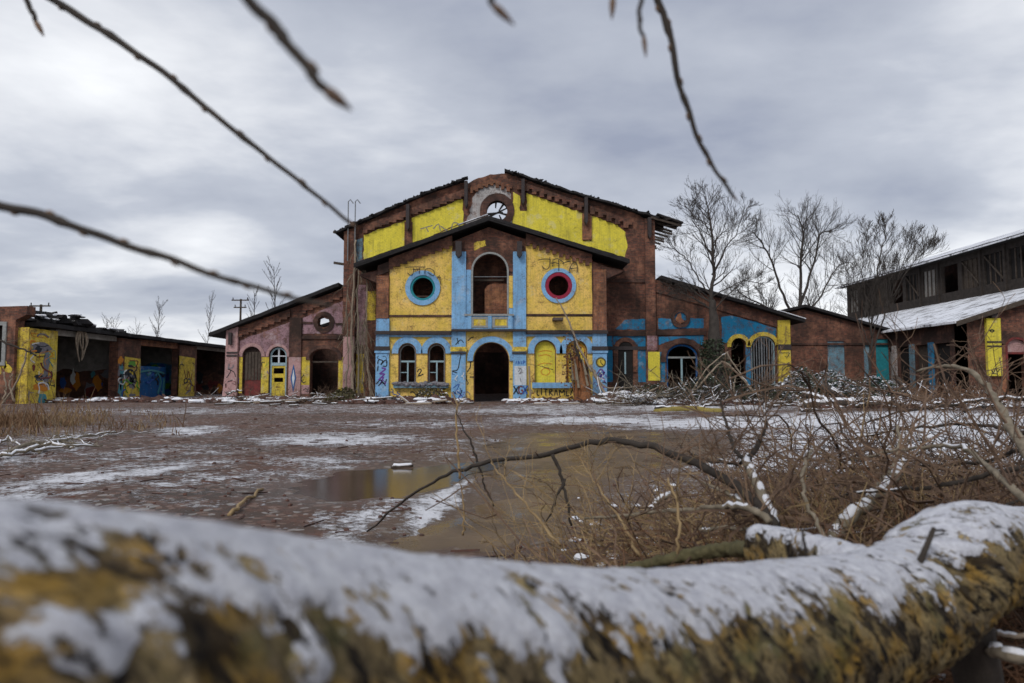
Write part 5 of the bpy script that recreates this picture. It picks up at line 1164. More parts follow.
for i in range(26):
    px = rng.uniform(640, 985); py = rng.uniform(393, 411); D = min(37.5, max(25, 1.2*683/(py-381.5)*rng.uniform(.8, 1))); L = rng.uniform(12, 46); sl_a = rng.uniform(-.22, .22)
    a = P(px, py, D); b = P(px+L, py+L*sl_a, D+rng.uniform(-1.5, 1.5)); a.z = max(a.z, .1); b.z = max(b.z, .12)
    r = rng.uniform(.04, .11); logthing('strewn_limb', [a, a.lerp(b, .5)+Vector((0, 0, rng.uniform(-.02, .16))), b], r, r*.5, rng.choice(('bark_tree', 'bark_tree', 'timber')), 'snow topped limb strewn on the ground before the right wing and hedge', 'branch', GX, .9, 6, 700+i, .03, 5, 'bark_twig', 1.1)
GX2 = 'snowy limbs strewn before the left wing'
for i in range(12):
    px = rng.uniform(215, 340); py = rng.uniform(394, 405); D = min(40, max(33, 1.2*683/(py-381.5)*.95)); L = rng.uniform(14, 40)
    a = P(px, py, D); b = P(px+L, py+rng.uniform(-5, 4), D+rng.uniform(-1, 1)); a.z = max(a.z, .1); b.z = max(b.z, .1)
    r = rng.uniform(.035, .07); logthing('strewn_limb', [a, a.lerp(b, .5)+Vector((0, 0, rng.uniform(0, .15))), b], r, r*.5, 'timber', 'snow topped limb strewn along the foot of the mauve left wing', 'branch', GX2, .9, 6, 740+i, .03, 4, 'bark_twig', .9)
def brushwood(name, mat, n, x0, x1, D0, D1, zmax, label, seed, r=(.01, .028), L=(.7, 2.4)):
    rng = random.Random(seed); m = MB(); s = MB()
    for i in range(n):
        D = rng.uniform(D0, D1); X = (rng.uniform(x0, x1)-512)/FPX*D; k = .35+.65*max(0, .5+nz(X*.35, seed, 1))
        p = (X, D, rng.random()**1.5*zmax*k); pts = branch_pts(p, (rng.gauss(0, 1), rng.gauss(0, .5), rng.gauss(.12, .35)), rng.uniform(*L), 5, .13, 0, rng)
        for q in pts: q.z = max(q.z, .03)
        rr = rng.uniform(*r); m.tube(pts, (rr, rr*.4), 4, cap=False)
        if rng.random() < .35: s.tube([q+Vector((0, 0, rr*.7)) for q in pts[1:4]], rr*.8, 4)
        for j in range(2): q = pts[rng.randint(1, 4)]; m.tube(branch_pts(q, (rng.gauss(0, 1), rng.gauss(0, .5), rng.gauss(.5, .5)), rng.uniform(.3, 1.0), 4, .15, 0, rng), (rr*.45, rr*.2), 3, cap=False)
    solo(m, name, mat, label, 'brushwood', kind='stuff'); solo(s, 'snow_on_brushwood', 'snow', 'snow lines on the '+label, 'snow', kind='stuff')
brushwood('brushwood', 'bark_dark', 260, 636, 775, 33.5, 37.2, 1.1, 'dark felled branches heaped before the right wing', 1)
brushwood('brushwood', 'bark_pale', 120, 590, 780, 34, 37.4, .9, 'pale felled branches heaped before the right wing', 2)
brushwood('brushwood', 'bark_twig', 200, 840, 1010, 28, 33.5, .6, 'brown felled branches heaped round the log pile', 3)
brushwood('brushwood', 'bark_twig', 120, 205, 350, 36.5, 39.5, .55, 'brown sticks heaped along the mauve wing', 4, (.008, .02), (.5, 1.8))
# shrubs
def shrub(x0, x1, ytop, D, depth, n, mat, label, seed, snowy=0, cat='shrub', leaf=(.09, .2), stem='bark_dark', group=None):
    rng = random.Random(seed); c = P((x0+x1)/2, 400, D); t = thing('shrub', label, cat, (c.x, D, 0), group); X0, X1 = P(x0, 400, D).x, P(x1, 400, D).x; H = P(500, ytop, D).z
    f, s, st = MB(), MB(), MB()
    def top(X, y): u_ = (X-X0)/(X1-X0); return H*(math.sin(PI*min(max(u_*.94+.03, 0), 1))**.45)*(1-.7*((y-D)/depth)**2)*(.78+.55*nz(X*.9, y*.9, seed))
    for i in range(n):
        X = rng.uniform(X0, X1); y = D+rng.uniform(-depth, depth); tp = max(.1, top(X, y)); k = rng.random()**.45; z = tp*k
        f.leaf((X, y, z), rng.uniform(*leaf), rng)
        if snowy and k > .62 and nz(X*2.2, y*2.2, seed+4) > -.22 and rng.random() < snowy: s.leaf((X, y, z+.05), rng.uniform(leaf[0], leaf[1])*1.0, rng, .75)
    for i in range(46):
        X = rng.uniform(X0, X1); y = D+rng.uniform(-depth, depth)*.7; tp = max(.3, top(X, y))*rng.uniform(.7, 1.25); st.tube(branch_pts((X, y, 0), (rng.uniform(-.6, .6), rng.uniform(-.5, .3), 1), tp, 5, .16, .0, rng), (.022, .007), 4, cap=False)
    part(st, 'stem', stem, t, kind='stuff'); part(f, 'foliage', mat, t)
    if s.v: part(s, 'snow_cover', 'snow', t, kind='stuff')
shrub(776, 862, 362, 35.5, 1.5, 5200, 'leaf', 'dark ivy hedge mound thickly dusted with snow', 1, 1.3)
shrub(848, 900, 370, 35, 1.2, 2600, 'leaf', 'right hand snow dusted ivy mound beside the leaning limb', 2, 1.2)
shrub(672, 735, 372, 37, 1.2, 3000, 'leaf', 'dark green shrub before the wide blue rimmed opening', 3, .12)
shrub(722, 790, 376, 36.6, 1.2, 2600, 'leaf', 'dark green shrub under the barred window', 4, .12)
shrub(622, 682, 384, 38.3, 1.0, 1600, 'leaf', 'low dark shrub behind the snowy rubble mound', 5, .2)
shrub(326, 356, 384, 38.2, .9, 1300, 'leaf_olive', 'dry olive bush before the hanging vines', 6, .05, leaf=(.08, .2))
shrub(414, 450, 385, 39.0, .6, 900, 'leaf_olive', 'withered grey bush under the second arched window', 7, .25, leaf=(.07, .16))
shrub(900, 990, 378, 36.5, 1.2, 1500, 'leaf_dead', 'dead brown scrub before the side wall of the snowy hall', 8, .1, leaf=(.06, .13), stem='bark_twig')
# hanging dry vines on the left pier
rng = random.Random(9); GV = 'dry vines on the corner of the hall'
vl = ('thickest pale vine climbing the left corner pier to the eave', 'vine just right of the thickest on the corner pier', 'slack vine bowing out from the recess by the porch', 'thin vine at the outer edge of the pink pilaster', 'leaning vine stem with its foot kicked out to the right', 'thin vine crossing the mauve recess')
for i, (pts, r) in enumerate((([(352, 402), (353, 360), (352, 320), (354, 280), (356, 240)], .10), ([(358, 402), (359, 350), (357, 300), (360, 262)], .07), ([(372, 402), (368, 370), (366, 330), (367, 290), (364, 265)], .07), ([(346, 398), (348, 350), (347, 300), (350, 275)], .045), ([(377, 403), (371, 385), (367, 350), (366, 318)], .05), ([(364, 401), (362, 350), (364, 315)], .035))):
    t = thing('climbing_vine', vl[i], 'vine', tuple(P(pts[0][0], 402, 41.2)), GV); m, tw = MB(), MB()
    c = curve([P(a, b, 41.35-.15*(i % 2)) for a, b in pts], 6); c = [p+Vector((rng.gauss(0, .03), rng.gauss(0, .02), 0)) for p in c]; m.tube(c, (r, r*.5), 5)
    for k in range(16):
        q = rng.choice(c); grow([tw], q, (rng.uniform(-.6, .6), -.25, -1), rng.uniform(.7, 2.0), .022, 2, 3, rng, -.12, .12, .4, (3, 3), .5, .2, .012)
    part(m, 'stem', 'timber_pale' if i in (0, 2, 4) else 'bark_pale', t, smooth=True); part(tw, 'tendril', 'bark_pale', t, kind='stuff')
# the snapped tree stump before the second blind arch
rng = random.Random(12); D = 38.0; b = P(584, 403, D)
t = thing('broken_tree_stump', 'splintered orange tree stump torn open before the soot stained arch', 'stump', (b.x, D, 0)); m = MB()
c = [Vector((b.x, D, -.1)), Vector((b.x-.02, D, .7)), Vector((b.x-.1, D, 1.5)), Vector((b.x-.3, D, 2.3))]
m.tube([p+Vector((rng.gauss(0, .03), rng.gauss(0, .03), 0)) for p in curve(c, 3)], [.55, .50, .46, .45, .43, .40, .36, .30, .22, .12], 11)
for k in range(70):
    a = rng.uniform(0, 2*PI); z0 = rng.uniform(.2, 2.0); p = Vector((b.x-.15+.33*math.cos(a), D+.33*math.sin(a), z0)); m.tube([p, p+Vector((rng.uniform(-.25, .1), rng.uniform(-.1, .1), rng.uniform(.3, 1.3)))], (.08, .01), 3)
part(m, 'trunk', 'timber_red', t)
m = MB()
for k in range(12):
    a = rng.uniform(0, 2*PI); m.tube([(b.x-.1+.5*math.cos(a), D+.5*math.sin(a), rng.uniform(.8, 1.6)), (b.x-.28+.4*math.cos(a), D+.4*math.sin(a), rng.uniform(2, 2.8))], (.09, .03), 4)
part(m, 'bark', 'bark_pale', t, kind='stuff')
m = MB()
for k in range(700): m.leaf((b.x-.55+rng.gauss(0, .28), D+.4+rng.gauss(0, .25), 2.2+rng.gauss(0, .75)), rng.uniform(.06, .16), rng)
part(m, 'withered_leaves', 'leaf_dead', t, kind='stuff')
GB = 'limbs fallen round the broken stump'
for i, (pts, r, mt, lb) in enumerate((([(592, 372), (578, 345), (566, 315), (556, 298)], .07, 'timber_pale', 'long thin limb leaning up from the stump towards the round window'), ([(590, 366), (598, 380), (606, 396), (612, 402)], .11, 'timber_pale', 'thick pale limb sloping down right from the stump'),
    ([(596, 374), (604, 386), (622, 388), (640, 386)], .05, 'timber_pale', 'bare pale limb lying level over the snowy rubble'), ([(586, 370), (577, 352), (574, 338), (572, 330)], .09, 'bark_dark', 'dark forked limb standing in the blind arch'), ([(553, 370), (540, 366), (528, 364)], .025, 'bark_dark', 'thin bent twig reaching from the stump to the pole'))):
    logthing('fallen_limb', [P(a, b_, 37.8+.25*i*(.5 if i < 3 else 0)) for a, b_ in pts], r, r*.4, mt, lb, 'branch', GB, 0, 6, 300+i, .02, 6, 'bark_pale', 1.0)
# pale bent saplings before the ivy footed tree
for i, (pts, r, lb) in enumerate((([(684, 402), (700, 385), (712, 371), (724, 362), (738, 374), (752, 390), (764, 398)], .055, 'pale bent sapling arched like a tent before the ivy footed tree'), ([(690, 396), (703, 374), (716, 360), (728, 352)], .04, 'second pale sapling leaning right before the shrub'), ([(726, 352), (736, 368), (748, 384), (758, 396)], .045, 'pale limb propped against the ivy footed tree'), ([(640, 398), (652, 390), (662, 386)], .04, 'snowy limb sticking up left from the rubble mound'), ([(735, 400), (734, 385), (736, 376)], .05, 'short pinkish stick upright before the barred window'))):
    logthing('bent_sapling', [P(a, b_, 35.4) for a, b_ in pts], r, r*.6, 'timber_pale', lb, 'branch', 'pale limbs before the ivy footed tree', .3, 6, 320+i, .015, 4, 'bark_pale', 1.0)
# pale sticks leaning at the left brick front
for i, (pts, lb) in enumerate((([(2, 404), (12, 390), (22, 370), (27, 350)], 'pale pole leaning against the left brick front'), ([(-4, 338), (10, 345), (30, 352), (36, 356)], 'dark bent limb resting across the yellow pier edge'), ([(4, 402), (6, 388), (4, 372)], 'thin pale stick upright at the left edge'), ([(14, 402), (10, 385), (12, 374)], 'thin grey stick below the yellow bubble lettering'))):
    logthing('leaning_stick', [P(a, b_, 36.6) for a, b_ in pts], .06, .04, 'timber_pale' if 'dark' not in lb else 'bark_dark', lb, 'branch', 'sticks leaning on the left brick front', 0, 5, 340+i, .02, 5, 'bark_pale', .9)
# dry grass and snowy sticks on the left
g = MB(); rng = random.Random(15)
for i in range(4600):
    px = rng.triangular(-40, 185, -10); py = rng.triangular(409, 440, 426); q = G(px, py)
    dens = .42+1.3*nz(q.x*.5, q.y*.4, 3)-.3*max(0, (px-90)/90)
    if rng.random() > dens: continue
    h = rng.uniform(.08, .42)*(2.0 if rng.random() < .08 else .8)*(1.3+1.2*nz(q.x*.8, q.y*.6, 7)); q.z = gz(q.x, q.y)
    d = Vector((rng.gauss(0, .3), rng.gauss(0, .3), 1)).normalized(); w_ = .012; r_ = Vector((rng.uniform(-1, 1), rng.uniform(-.4, .4), 0)).normalized()*w_
    p1 = q+d*h*.6; p2 = q+d*h+Vector((rng.gauss(0, .08), rng.gauss(0, .08), -.03*h))
    g.v += [tuple(q-r_), tuple(q+r_), tuple(p1+r_*.8), tuple(p1-r_*.8), tuple(p2)]; b_ = len(g.v)-5; g.f += [(b_, b_+1, b_+2, b_+3), (b_+3, b_+2, b_+4)]
k = MB(); k.v = list(g.v); ng = len(g.f)
half = MB(); h2 = MB()
for j in range(0, len(g.f), 2):
    tgt = half if nz(g.v[g.f[j][0]][0]*.5, g.v[g.f[j][0]][1]*.5, 8) > -.05 else h2
    vs_ = [g.v[i] for i in g.f[j]]+[g.v[g.f[j+1][2]]]; b_ = len(tgt.v); tgt.v += vs_; tgt.f += [(b_, b_+1, b_+2, b_+3), (b_+3, b_+2, b_+4)]
solo(half, 'dry_grass', 'straw', 'tan dry grass along the left of the yard', 'grass', kind='stuff'); solo(h2, 'dead_weeds', 'straw_dark', 'dark brown dead weeds among the dry grass on the left', 'weeds', kind='stuff')
GS = 'snowy branches lying at the left of the yard'
sl_ = ('long snow covered branch curving along the left yard edge', 'lower snow covered branch reaching the left frame edge', 'snowy branch looping over the pile on the left', 'short snowy branch at the middle of the left pile', 'snowy branch forked up towards the dry grass', 'thin snowy twig at the far end of the left pile', 'stout snowy branch under the left pile', 'bent snowy branch at the left frame edge')
for i, (pts, r) in enumerate((([(0, 461), (35, 452), (70, 447), (100, 440), (116, 436)], .05), ([(-8, 462), (30, 459), (60, 455), (102, 451)], .045), ([(40, 455), (52, 446), (66, 444), (84, 451), (98, 450)], .03), ([(32, 453), (56, 449), (78, 451)], .04), ([(45, 452), (62, 443), (86, 441), (112, 437)], .03), ([(100, 441), (125, 436), (150, 434)], .02), ([(20, 457), (50, 453), (74, 455)], .05), ([(-5, 448), (10, 446), (22, 455)], .04))):
    w3 = [G(a, b_) for a, b_ in pts]; w3 = [p+Vector((0, 0, gz(p.x, p.y)+r*1.2+.05*(0 < j < len(w3)-1))) for j, p in enumerate(w3)]
    logthing('snowy_branch', w3, r*.7, r*.3, 'bark_pale', sl_[i], 'branch', GS, .75, 6, 360+i, .02, 7, 'bark_pale', .6)
# loose bits over the yard
rng = random.Random(18); m = MB(); s = MB()
for i in range(1500):
    y = 3.2*math.exp(rng.uniform(0, 2.45)); x = rng.uniform(-.85, .85)*y
    if pud_d(x, y) > -.05: continue
    r = rng.uniform(.006, .026)*(1 if y < 12 else 1.3)*(2 if rng.random() < .06 else 1); z = gz(x, y)
    if rng.random() < .3: m.tube([(x, y, z+r*.4), (x+rng.uniform(-.3, .3), y+rng.uniform(-.3, .3), z+r*.4)], .006+.0004*y, 3)
    else: m.rock((x, y, z+r*.25), r, rng)
solo(m, 'loose_grit', 'brickbit', 'brick grit and stones strewn over the yard', 'grit', kind='stuff')
p = G(302, 467); logthing('floating_board', [G(392, 467)+Vector((0, 0, .01)), G(412, 466.5)+Vector((0, 0, .015))], .034, .03, 'timber', 'short snow topped board lying in the left puddle', 'board', None, 1, 4, 390)
logthing('broken_stick', [G(232, 518)+Vector((0, 0, .03)), G(248, 505)+Vector((0, 0, .06)), G(262, 492)+Vector((0, 0, .04))], .02, .013, 'reed', 'tan broken stick lying on red mud behind the log', 'stick', None, 0, 5, 391)
# ================================================================== the snow covered fallen trunk in the foreground
from mathutils import Quaternion
rng = random.Random(77)
LP = [(-520, 765, .40), (-220, 745, .48), (0, 712, .55), (300, 695, .76), (600, 680, 1.10), (800, 640, 1.46), (900, 610, 1.74), (966, 562, 1.92), (1026, 552, 2.4), (1085, 546, 3.0), (1150, 545, 3.8)]
lc = curve([P(a, b, D) for a, b, D in LP], 16); LR = .152
SEG = 190
def logmesh(c, rad, seg, kind, tmax=None, nseed=0.0):
    """kind 'bark' or 'snow': tube with furrowed skin, or the ragged snow cap over it"""
    mb = MB(); n = len(c); attr = []; cov = []; s = 0
    for i in range(n):
        t = (c[min(i+1, n-1)]-c[max(i-1, 0)]).normalized(); side = t.cross(Vector((0, 0, 1))).normalized(); up = side.cross(t).normalized()
        if i: s += (c[i]-c[i-1]).length
        r0 = rad(i/(n-1))
        for k in range(seg):
            a = 2*PI*k/seg; d = up*math.cos(a)+side*math.sin(a); q = Vector((s*1.0, math.sin(a)*r0, math.cos(a)*r0))
            lump = .05*nz(q.x*2.2+nseed, q.y*5, q.z*5)
            lean = math.atan2(math.sin(a), math.cos(a)); ar = lean*r0; pa = q.x*.62+ar*.78; pb = -q.x*.78+ar*.62
            if kind == 'bark':
                fur = abs(nz(pa*15+nseed, pb*34, 5)); r = r0*(1+lump)-.007*max(0, .3-fur)/.3+.002*nz(pa*50, pb*90, 2)
            else:
                cover = .04*max(0, 1-i/n*2.2)+.85*(math.cos(lean)-.66)+.30*fbm(q.x*8+nseed, q.y*12, q.z*12+3, 4)+.32*nz(pa*16, pb*36, 4)*(1.0-.7*max(0, math.cos(lean)-.6))
                h = min(1, cover*2.4); cov.append(max(-1, min(.75, cover*1.7)))
                r = r0*(1+lump)+.009*min(1, h*1.5)+.0025*fbm(q.x*30, q.y*30, q.z*30, 3)+.001 if h > 0 else r0*(1+lump)+.001+.03*max(h, -.5)
            mb.v.append(tuple(c[i]+d*r)); attr += (pa, pb, nseed)
    for i in range(n-1):
        for k in range(seg): mb.f.append((i*seg+k, i*seg+(k+1) % seg, (i+1)*seg+(k+1) % seg, (i+1)*seg+k))
    for e in (0, n-1): mb.f.append(tuple(e*seg+k for k in range(seg)))
    mb.attr = attr; mb.cov = cov; return mb
def resample(c, step):
    out = [c[0]]; acc = 0
    for i in range(1, len(c)):
        a, b = c[i-1], c[i]; L = (b-a).length; pos = step-acc
        while pos < L: out.append(a.lerp(b, pos/L)); pos += step
        acc = (acc+L) % step if L else acc
    return out
lcr = resample(lc, .008)
def add_cov(o, mb):
    add_attr(o, mb.attr); at = o.data.attributes.new('cover', 'FLOAT', 'POINT'); at.data.foreach_set('value', mb.cov)
def add_attr(o, attr):
    at = o.data.attributes.new('bark', 'FLOAT_VECTOR', 'POINT'); at.data.foreach_set('vector', attr)
trunk = thing('fallen_tree', 'thick fallen tree trunk under snow across the bottom of the frame', 'fallen tree', (0, 1.1, 0))
rad = lambda t: LR*(1+.03*math.sin(t*9))*(1-.07*max(0, t-.4)/.6)
mb = logmesh(lcr, rad, SEG, 'bark'); o = part(mb, 'bark', 'log', trunk, smooth=True); add_attr(o, mb.attr)
mb = logmesh(lcr, rad, SEG, 'snow'); o = part(mb, 'snow_cover', 'bark_snow', trunk, smooth=True); add_cov(o, mb)
# stub of a limb pointing away, its snow cap
st_ = resample(curve([P(900, 596, 1.74), P(850, 578, 1.86), P(800, 560, 2.02), P(757, 548, 2.16)], 8), .012)
rad2 = lambda t: .088-.022*t
mb = logmesh(st_, rad2, 64, 'bark', nseed=5); o = part(mb, 'limb_stub', 'log', trunk, smooth=True); add_attr(o, mb.attr)
mb = logmesh(st_, rad2, 64, 'snow', nseed=5); o2 = part(mb, 'stub_snow', 'bark_snow', o, smooth=True); add_cov(o2, mb)
mb = logmesh(resample(curve([P(758, 549, 2.15), P(735, 549, 2.3), P(700, 553, 2.45), P(640, 566, 2.6), P(560, 590, 2.75)], 8), .012), lambda t: .030-.014*t, 24, 'bark', nseed=9); o = part(mb, 'broken_limb', 'bark_moss', trunk, smooth=True)
for pts, r in (([(918, 566, 1.66), (925, 550, 1.66), (934, 528, 1.68)], .009), ([(807, 553, 1.6), (804, 542, 1.6), (802, 530, 1.61)], .004), ([(946, 570, 1.72), (947, 560, 1.72), (946, 552, 1.73)], .004)):
    part(MB().tube(curve([P(*p) for p in pts], 4), (r, r*.6), 6), 'sprout', 'bark_dark', trunk)
# limbs that prop the trunk, and a broken pale branch at its foot
for a, b_ in (((960, 600, 1.95), (990, 700, 2.05)), ((-400, 760, .45), (-420, 1500, .5)), ((1130, 545, 3.5), (1130, 700, 3.5))):
    p, q = P(*a), P(*b_); q.z = -.05; part(MB().tube(curve([p, p.lerp(q, .5)+Vector((.03, .02, 0)), q], 5), (.07, .05), 10), 'prop_limb', 'bark_dark', trunk, smooth=True)
logthing('broken_branch', [P(992, 650, 1.9), P(1012, 656, 1.85), P(1060, 662, 1.8)], .017, .018, 'bark_pale', 'broken branch with orange bark below the trunk at right edge', 'branch', None, 1, 8, 401, .002)
logthing('broken_branch', [P(995, 632, 2.0), P(1020, 636, 2.0), P(1070, 634, 2.0)], .008, .008, 'timber_pale', 'short snowy stick under the trunk at right edge', 'branch', None, 1, 8, 402, .002)

# ================================================================== tangle of fallen branches behind the trunk
GF = 'branches of the fallen crown'
FB = [  # photo points with depth, thick end radius, tip radius, bark, snow, twigs, twig length, label
 ([(775, 527, 2.7), (757, 505, 2.85), (730, 482, 3.0), (690, 460, 3.2), (640, 444, 3.4), (600, 441, 3.6), (540, 455, 3.9), (480, 464, 4.2), (440, 478, 4.5), (400, 503, 4.9), (368, 532, 5.3)], .024, .007, 'bark_dark', .0, 12, .35, 'long dark branch arching left over the brown puddle'),
 ([(553, 455, 3.8), (562, 478, 3.75), (568, 505, 3.7), (571, 527, 3.7)], .011, .006, 'bark_dark', 0, 3, .2, 'dark side branch hanging straight down from the long arch'),
 ([(565, 480, 3.75), (556, 500, 3.7), (547, 522, 3.7)], .008, .005, 'bark_dark', 0, 2, .2, 'left prong of the dark hanging side branch'),
 ([(480, 464, 4.2), (484, 485, 4.2), (494, 505, 4.15)], .007, .004, 'bark_dark', 0, 2, .15, 'thin dark twig dropping from the middle of the long arch'),
 ([(478, 462, 4.2), (470, 440, 4.2), (462, 425, 4.25), (456, 410, 4.3)], .007, .003, 'bark_dark', 0, 2, .15, 'thin dark twig rising from the middle of the long arch'),
 ([(776, 528, 2.75), (765, 500, 2.85), (753, 475, 2.95), (745, 460, 3.0)], .024, .017, 'bark_pale', .95, 2, .3, 'snow caked pale limb rising behind the trunk stub'),
 ([(747, 462, 3.0), (757, 445, 3.05), (764, 430, 3.1), (765, 410, 3.15), (763, 392, 3.2)], .014, .005, 'bark_dark', .3, 12, .35, 'upright dark fork above the snow caked limb'),
 ([(748, 462, 3.0), (735, 448, 3.1), (728, 430, 3.2), (722, 408, 3.3), (719, 390, 3.3)], .011, .004, 'bark_dark', .0, 12, .35, 'left dark fork above the snow caked limb'),
 ([(747, 464, 3.0), (725, 462, 3.2), (700, 458, 3.3), (680, 446, 3.4)], .009, .004, 'bark_dark', .35, 7, .3, 'short snowy branch reaching left over the water'),
 ([(770, 522, 2.6), (748, 508, 2.7), (718, 507, 2.9), (670, 511, 3.1), (620, 516, 3.3), (585, 518, 3.5)], .015, .006, 'bark_pale', .5, 9, .3, 'long level branch reaching left below the arch'),
 ([(758, 514, 2.8), (736, 498, 3.0), (712, 486, 3.1), (700, 481, 3.2)], .010, .005, 'bark_pale', .6, 4, .3, 'short snowy branch just under the dark arch'),
 ([(650, 512, 3.3), (660, 500, 3.35), (675, 494, 3.4)], .017, .012, 'bark_pale', 1, 2, .2, 'small snow lumped branch end above the dead leaves'),
 ([(832, 541, 2.9), (846, 520, 3.0), (868, 502, 3.1), (890, 482, 3.2), (905, 462, 3.3)], .033, .02, 'bark_pale', .95, 5, .4, 'stout snowy limb slanting up right behind the trunk'),
 ([(868, 500, 3.1), (882, 480, 3.2), (892, 468, 3.3), (900, 440, 3.4), (897, 425, 3.5)], .014, .006, 'bark_pale', .2, 12, .4, 'brown branch rising beside the stout snowy limb'),
 ([(1060, 500, 2.6), (1024, 448, 2.9), (1006, 417, 3.1), (993, 395, 3.3), (971, 372, 3.5), (945, 366, 3.7), (915, 372, 3.9)], .026, .006, 'bark_pale', .1, 12, .45, 'big pale branch arching down on the right edge'),
 ([(1060, 452, 3.0), (1022, 451, 3.1), (980, 461, 3.3), (938, 465, 3.5), (905, 465, 3.7)], .013, .005, 'bark_dark', .25, 10, .4, 'dark straight branch entering from the right edge'),
 ([(1060, 462, 2.6), (990, 475, 2.8), (945, 485, 2.9), (900, 490, 3.0), (860, 492, 3.1), (830, 500, 3.2)], .012, .005, 'bark_dark', .1, 8, .35, 'lower dark branch running across the snowy limb'),
 ([(1050, 520, 2.3), (1010, 485, 2.5), (992, 471, 2.6), (970, 452, 2.8), (940, 446, 3.0), (890, 452, 3.2), (850, 462, 3.4)], .014, .005, 'bark_pale', .2, 10, .35, 'pale branch bowed above the right of the trunk'),
 ([(830, 548, 2.6), (815, 520, 2.7), (803, 490, 2.8), (806, 462, 2.9), (812, 450, 3.0)], .009, .006, 'bark_pale', .1, 5, .3, 'slim grey upright shoot left of the snowy limb'),
 ([(678, 560, 2.5), (679, 530, 2.5), (677, 500, 2.55), (668, 478, 2.6)], .006, .004, 'reed', .0, 2, .2, 'tan upright shoot before the mossy broken limb'),
 ([(560, 545, 3.3), (530, 510, 3.5), (505, 480, 3.7), (490, 462, 3.9)], .008, .003, 'reed', 0, 8, .3, 'tan shoot leaning left over the brown puddle'),
 ([(640, 556, 3.0), (620, 520, 3.2), (600, 490, 3.4), (585, 470, 3.6)], .008, .003, 'reed', 0, 8, .3, 'tan shoot leaning left below the dark arch'),
 ([(460, 478, 5.2), (458, 450, 5.2), (456, 420, 5.25), (457, 400, 5.3)], .010, .006, 'reed', 0, 3, .2, 'pale tan shoot standing alone at the left end of the brush'),
 ([(463, 535, 4.2), (464, 510, 4.2), (461, 485, 4.25)], .007, .004, 'reed', 0, 2, .15, 'short tan shoot standing in the puddle mud'),
 ([(905, 545, 2.7), (940, 530, 2.8), (985, 515, 2.9), (1040, 490, 3.0)], .012, .006, 'bark_dark', .5, 7, .35, 'dark snowy branch low behind the right end of the trunk'),
 ([(1050, 400, 4.5), (1000, 398, 4.8), (950, 405, 5.0), (900, 412, 5.2), (860, 425, 5.4)], .016, .005, 'bark_dark', .3, 12, .6, 'far dark branch lying over the snow at right'),
 ([(1050, 440, 4.0), (1000, 428, 4.2), (960, 424, 4.4), (900, 430, 4.6), (840, 440, 4.8)], .014, .005, 'bark_dark', .25, 12, .55, 'middle dark branch lying over the snow at right'),
 ([(870, 470, 4.0), (850, 445, 4.2), (838, 420, 4.4), (830, 400, 4.6)], .011, .004, 'bark_dark', .15, 12, .5, 'dark upright branch before the log pile'),
 ([(700, 530, 3.2), (735, 528, 3.1), (790, 532, 3.0), (830, 525, 3.0)], .010, .006, 'bark_pale', .6, 6, .3, 'snowy branch half buried in the dead leaves')]
for i, (pts, r0, r1, mt, sn_, tw, tl_, lb) in enumerate(FB):
    logthing('fallen_branch', [P(*p) for p in pts], r0, r1, mt, lb, 'branch', GF, sn_, 7, 420+i, .004, tw, 'bark_twig' if mt != 'reed' else 'reed', tl_)
# countless twigs
def tangle(name, mat, n, px0, px1, D0, D1, zmax, label, seed, L=(.25, .8), r=(.0018, .005), up=.25):
    rng = random.Random(seed); m = MB(); k = 0
    while k < n:
        D = lerp(D0, D1, rng.random()**1.2); px = rng.uniform(px0, px1); X = (px-512)/FPX*D
        e = (px-px0)/170.0
        if rng.random() > min(1, .15+e) or (rng.random() > .35+.9*(.5+nz(X*1.1, D*1.1, seed))): k += .3; continue
        z = rng.random()**1.7*zmax*min(1, .35+e*.6); d = Vector((rng.gauss(-.35, .9), rng.gauss(0, .6), rng.gauss(up, .5)))
        LL = rng.uniform(*L); pts = branch_pts((X, D, z), d, LL, 6, .2, -.04, rng); rr = rng.uniform(*r)
        m.tube(pts, (rr, rr*.5), 3, cap=False); k += 1
        for j in range(rng.randint(1, 4)):
            q = pts[rng.randint(1, 5)]; m.tube(branch_pts(q, d+Vector((rng.gauss(0, .9), rng.gauss(0, .9), rng.gauss(.2, .7))), LL*rng.uniform(.2, .55), 4, .22, 0, rng), (rr*.6, rr*.35), 3, cap=False)
    return solo(m, name, mat, label, 'brush', kind='stuff')
tangle('brush_tangle', 'bark_twig', 1500, 640, 1080, 2.6, 5.6, .62, 'tangle of thin dark twigs of the fallen crown', 1)
tangle('brush_tangle', 'reed', 850, 500, 1000, 2.8, 4.6, .45, 'tan twigs and dry stalks low behind the trunk', 2, up=.6)
tangle('brush_tangle', 'leaf_dead', 1300, 600, 1080, 2.4, 4.6, .30, 'reddish brown twigs in the thick of the brush', 3)
tangle('brush_tangle', 'bark_dark', 380, 720, 1100, 5, 9, .7, 'far dark twigs standing against the snow', 4, (.4, 1.1), (.003, .007))
tangle('brush_tangle', 'bark_twig', 420, 610, 1090, 2.7, 5.0, .8, 'woody forked brown branches woven through the brush', 5, (.45, 1.2), (.0045, .009))
rng = random.Random(92); m = MB()
for i in range(420):
    D = lerp(2.4, 6.5, rng.random()); px = rng.uniform(560, 1090); X = (px-512)/FPX*D
    if nz(X*1.5, D*1.5, 5) < .02: continue
    m.rock((X, D, gz(X, D)+rng.random()**3*.25+.01), rng.uniform(.012, .06), rng, .35)
solo(m, 'snow_clumps', 'snow', 'small clumps of snow caught in the brush', 'snow', kind='stuff')
rng = random.Random(91); m = MB(); m2 = MB()
